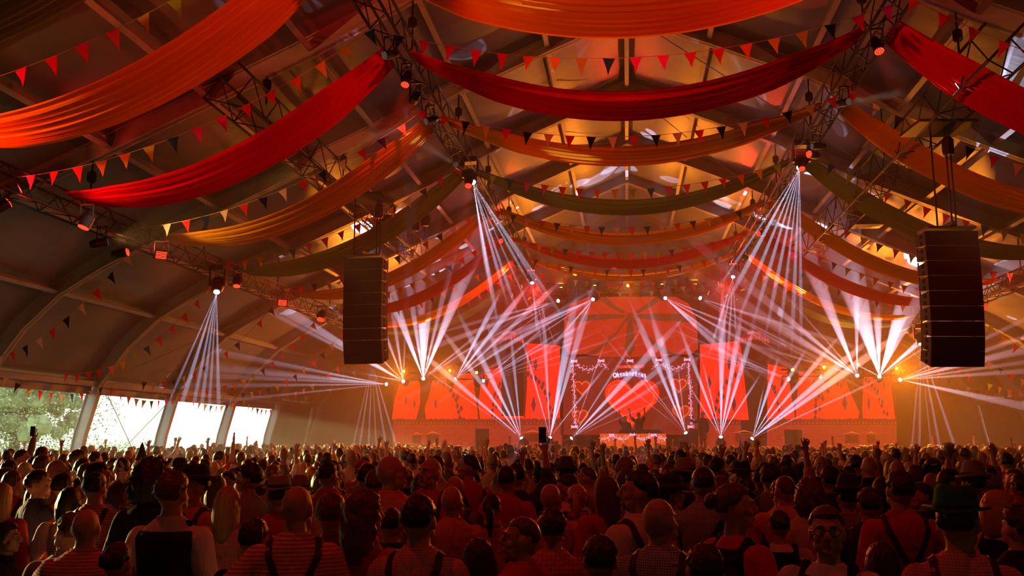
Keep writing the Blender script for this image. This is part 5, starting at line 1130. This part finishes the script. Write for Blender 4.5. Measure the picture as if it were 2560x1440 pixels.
# ------------------------------------------------------------------ the far crowd: past the 300 that show largest, one object
def low(mb_fn, vox):
    mb = MB(); mb_fn(mb); me = remesh(mb, vox, 'low', [], 1); v = np.array([p.co[:] for p in me.vertices]); f = []
    me.calc_loop_triangles(); f = np.array([t.vertices[:] for t in me.loop_triangles]); bpy.data.meshes.remove(me); return v, f
def lowbody(sex, up):
    def fn(mb):
        rings(mb, [r for r in torso(sex, 1.0, .015)], 10)
        for side in (-1, 1):
            P_, d = arm_pts(side, 'up' if up and side == 1 else 'down'); chain(mb, P_[:2] if up and side == 1 else P_, [.08, .07, .06], 8)
        rings(mb, [(0, 0, .02, .14, .1), (0, 0, .9, .17, .12)], 10)
    return low(fn, .085)
def lowhead(mb): ell(mb, HB + Vector((0, -.012, .112)), (.080, .100, .105), 12); ell(mb, HB + Vector((0, .035, .05)), (.058, .06, .06), 8); rings(mb, [(0, -.01, 1.43, .06, .06), (0, -.01, 1.55, .055, .058)], 8)
def lowhair(long_):
    def fn(mb):
        ell(mb, HB + Vector((0, -.026, .124)), (.090, .104, .106), 12)
        if long_: rings(mb, [(0, -.06, 1.35, .10, .05), (0, -.05, 1.50, .10, .07), (0, -.03, 1.62, .088, .085)], 10)
    return low(fn, .040)
def lowarm(mb):
    P_, d = arm_pts(1, 'up'); chain(mb, P_[1:], [.048, .034], 7); ell(mb, P_[2] + d * .07, (.042, .024, .06), 8); [mb.tube([P_[2] + d * .1 + Vector((q, 0, 0)), P_[2] + d * .19 + Vector((q * 1.5, 0, 0))], .016, 5) for q in (-.03, 0, .03)]
LA = low(lowarm, .020)
LB = [lowbody('m', False), lowbody('f', False), lowbody('m', True)]; LH = low(lowhead, .038); LR = [lowhair(False), lowhair(True)]
V = []; Fc = []; MI = []; base = 0
mats_ = [M_SKIN, M_HAIR['dark'], M_HAIR['brown'], M_HAIR['blond'], M_SHIRT['red_check'], M_SHIRT['pink'], M_SHIRT['white'], M_SHIRT['blue_check'], M_SHIRT['black'], M_SHIRT['red']]
for i, (X, Y) in enumerate(FAR):
    f = rnd.random() < .35; up = rnd.random() < .05; a = rnd.gauss(0, .4); H = (rnd.gauss(1.66, .05) if f else rnd.gauss(1.79, .07)) / 1.745; hr = rnd.choices([1, 2, 3, 0], [5, 4, 2, 1.5])[0]
    for (v, fc), m in ((LB[1 if f else 2 if up else 0], rnd.choice([4, 4, 5, 6, 7, 8, 9])), (LH, 0), ((LR[1 if f else 0]) if hr else LH, hr), (LA if up and not f else LH, 0)):
        if m == 0 and v is not LH[0] and v is not LA[0]: continue
        c, s = math.cos(a), math.sin(a); w_ = v.copy(); w_[:, 0] = (v[:, 0] * c - v[:, 1] * s) * H + X; w_[:, 1] = (v[:, 0] * s + v[:, 1] * c) * H + Y; w_[:, 2] *= H
        V.append(w_); Fc.append(fc + base); MI.append(np.full(len(fc), m)); base += len(v)
V = np.concatenate(V); Fc = np.concatenate(Fc); MI = np.concatenate(MI)
me = bpy.data.meshes.new('crowd'); me.vertices.add(len(V)); me.vertices.foreach_set('co', V.ravel()); me.loops.add(Fc.size); me.loops.foreach_set('vertex_index', Fc.ravel().astype('i'))
me.polygons.add(len(Fc)); me.polygons.foreach_set('loop_start', np.arange(0, Fc.size, 3, dtype='i')); me.polygons.foreach_set('loop_total', np.full(len(Fc), 3, dtype='i')); me.polygons.foreach_set('material_index', MI.astype('i')); me.polygons.foreach_set('use_smooth', np.ones(len(Fc), bool)); me.update(calc_edges=True)
for m in mats_: me.materials.append(m)
tag(link('crowd', me), 'dense far crowd packed up to the stage, heads and raised hands in the haze', 'crowd', kind='stuff')
print('people', cnt, 'far', len(FAR), 'tris', len(Fc))
# on the stage
djz = 1.47
pa = at(1563, 1052, 42.9); person((pa.x, 42.9, djz - .12), PI, 1.78, hair='crop', shirt='black', style='short', armR='up', turn=0, face=True, label='dj in black behind the desk shielding his eyes', collar=False)
pa = at(1597, 1048, 42.9); person((pa.x, 42.9, djz - .02), PI, 1.82, hair='short', shirt='black', style='short', armR='wide', armL='up', turn=0, face=True, label='dj in black with both arms up behind the desk', collar=False)
pa = at(1758, 1090, 41.8); person((pa.x, 41.8, djz), PI * .75, 1.8, hair='short', haircol='grey', shirt='black', style='long', armR='reach', face=True, label='singer in dark clothes at a microphone, stage right', collar=False)
ms = thing('microphone_stand', 'thin microphone stand beside the singer', 'microphone stand', (pa.x - .45, 41.5, djz)); MB().tube([(0, 0, 0), (0, 0, 1.5)], .015, 6).build('pole', M_BLACK, ms); MB().lathe([(.15, 0), (.15, .02), (.02, .03)], 12).build('base', M_BLACK, ms); MB().lathe([(.02, 1.48), (.035, 1.56), (.02, 1.6)], 8).build('microphone', M_BLACK, ms)
# smoke puff over the crowd on the left: small ragged wisps
mb = MB(); rs = random.Random(3); import mathutils.noise as NZ
sp_ = at(310, 1178, 6.3)
for k in range(26):
    u = rs.uniform(-1, 1); c = Vector((u * .13, rs.uniform(-.04, .04), rs.uniform(-.10, .10) * (1 - abs(u) * .4))); pts = []
    for i in range(8): c = c + Vector((rs.uniform(-.022, .022), rs.uniform(-.01, .01), rs.uniform(-.018, .022))); pts.append(c.copy())
    mb.tube(pts, [.004, .009, .012, .014, .012, .010, .007, .002], 6)
sm_ = haze('cigarette_smoke', 26., (.95, .95, .95)); tag(mb.build('smoke', sm_, None, True, tuple(sp_)), 'small pale puff of smoke above the heads at the left', 'smoke', kind='stuff')
# ------------------------------------------------------------------ wash light
hung_par((-4.2, 4.5, 8.8), at(2000, 1300, 6) + Vector((0, 0, -.3)), 'red wash lamp above the camera on the left high truss', 260, 75)
hung_par((4.6, 4.5, 8.8), at(500, 1300, 6) + Vector((0, 0, -.3)), 'red wash lamp above the camera on the right high truss', 200, 75)

g = 'added red wash lamps on the trusses'
def wash(p, x, y, Y, label, power, size, col=RED, blend=.6): return hung_par(p, at(x, y, Y), label, power, size, col, blend, .12)
wash((4.5, 7.5, 8.85), 1500, 40, 11.7, 'added red wash lamp on the right high truss above the frame, aimed forwards', 900, 60)
wash((-4.05, 7.5, 8.85), 1640, 40, 11.7, 'added red wash lamp on the left high truss above the frame, aimed forwards', 350, 60)
wash((-10.6, 9.2, 6.05), 20, 330, 11.7, 'added red wash lamp at the near end of the low left truss', 900, 80)
wash((-4.05, 16.8, 8.75), 960, 380, 19.5, 'added red wash lamp right before the second golden swag on the left', 320, 45)
wash((4.5, 21.5, 8.75), 1780, 340, 19.5, 'added red wash lamp behind the second golden swag, right truss', 420, 45)
wash((4.5, 30.0, 8.75), 1720, 580, 27.8, 'added red wash lamp behind the third golden swag, right truss', 420, 50)
wash((-4.05, 30.0, 8.75), 1120, 620, 27.8, 'added red wash lamp behind the third golden swag, left truss', 500, 70)
wash((11.0, 25.0, 6.05), 2500, 680, 27.8, 'added red wash lamp on the low right truss beyond the speaker array', 500, 50)
wash((-10.6, 14.0, 6.05), 420, 300, 15.8, 'added red wash lamp on the low left truss aimed up at the nearest crimson swag', 300, 80)
wash((11.0, 14.0, 6.05), 2400, 420, 19.5, 'added red wash lamp on the low right truss aimed up at the golden swag', 300, 70)
wash((-4.05, 34.0, 8.75), 1180, 760, 36, 'added far red wash lamp on the left high truss, aimed outwards', 900, 110)
wash((4.5, 34.0, 8.75), 2000, 720, 36, 'added far red wash lamp on the right high truss, aimed outwards', 900, 110)
W2 = (1, .92, .8)  # added lamps, standing in for floor beams that strike the swags
for i, (p, x, y, Y, sz, pw) in enumerate([((-4.05, 14.8, 8.8), 450, 205, 11.7, 9, 2340), ((-4.05, 18.2, 8.8), 735, 395, 15.8, 7, 2340), ((4.5, 18.2, 8.8), 2420, 205, 15.8, 7, 2700), ((4.5, 9.5, 8.8), 1325, 35, 11.7, 6, 3780), ((-4.05, 9.5, 8.8), 1815, 22, 11.7, 6, 3780), ((4.5, 21.0, 8.8), 1480, 395, 19.5, 5, 2700), ((4.5, 25.5, 8.8), 2115, 440, 23.5, 6, 1800), ((-4.05, 21.5, 8.8), 1040, 350, 19.5, 8, 1800)]):
    hung_par(p, at(x, y, Y), ('added narrow white lamp lighting a patch on the ' + ['nearest golden swag, left', 'nearest crimson swag, left', 'nearest crimson swag, right', 'top golden swag, left part', 'top golden swag, right part', 'second golden swag, middle', 'green swag, right', 'second golden swag, upper left'][i]), pw, sz, W2, .15, .1)

wash((-3.7, 38.6, 8.5), 1250, 800, 34, 'added red wash lamp beside the amber lamps, left end of the top stage truss', 2600, 120)  # added pair that tints the haze near the stage red
wash((4.1, 38.6, 8.5), 1880, 800, 34, 'added red wash lamp beside the amber lamps, right end of the top stage truss', 2600, 120)
WARM = (1, .5, .12)  # for added lamps that brighten the golden swags
wash((-10.6, 6.8, 6.1), 420, 230, 11.9, 'added warm wash lamp on the low left truss outside the frame, below the golden swag', 700, 90, WARM)
wash((11.0, 13.2, 6.05), 2330, 330, 19.5, 'added warm wash lamp on the low right truss below the second golden swag', 500, 60, WARM)
wash((-10.6, 17.0, 6.05), 700, 520, 19.5, 'added warm wash lamp on the low left truss below the second golden swag', 450, 60, WARM)
wash((11.0, 9.0, 6.05), 2380, 180, 15.8, 'added red wash lamp on the low right truss outside the frame, below the crimson swag', 600, 70)
wash((0.2, 3.0, 9.4), 1560, 280, 15.8, 'added red wash lamp under the ridge above the camera', 500, 70)

wash((11.0, 9.5, 6.05), 1420, 40, 12.1, 'added red wash lamp outside the frame on the low right truss, aimed inwards', 5000, 34)  # added lamps from here on, to light the swags red from below
wash((-10.6, 8.4, 6.05), 1700, 40, 12.1, 'added red wash lamp outside the frame on the low left truss, aimed inwards', 4000, 34)
wash((-10.6, 17.8, 6.0), 1760, 345, 19.5, 'added red wash lamp on the low left truss aimed across the tent', 2600, 16)
wash((-10.6, 11.2, 6.05), 60, 330, 12.1, 'added red wash lamp at the left edge just under the nearest golden swag', 500, 75)

# small light sources are lit by the lamps inside them; only the big screens are sampled as lights
for m_ in bpy.data.materials:
    if m_.name not in ('screen_red',): m_.cycles.emission_sampling = 'NONE'
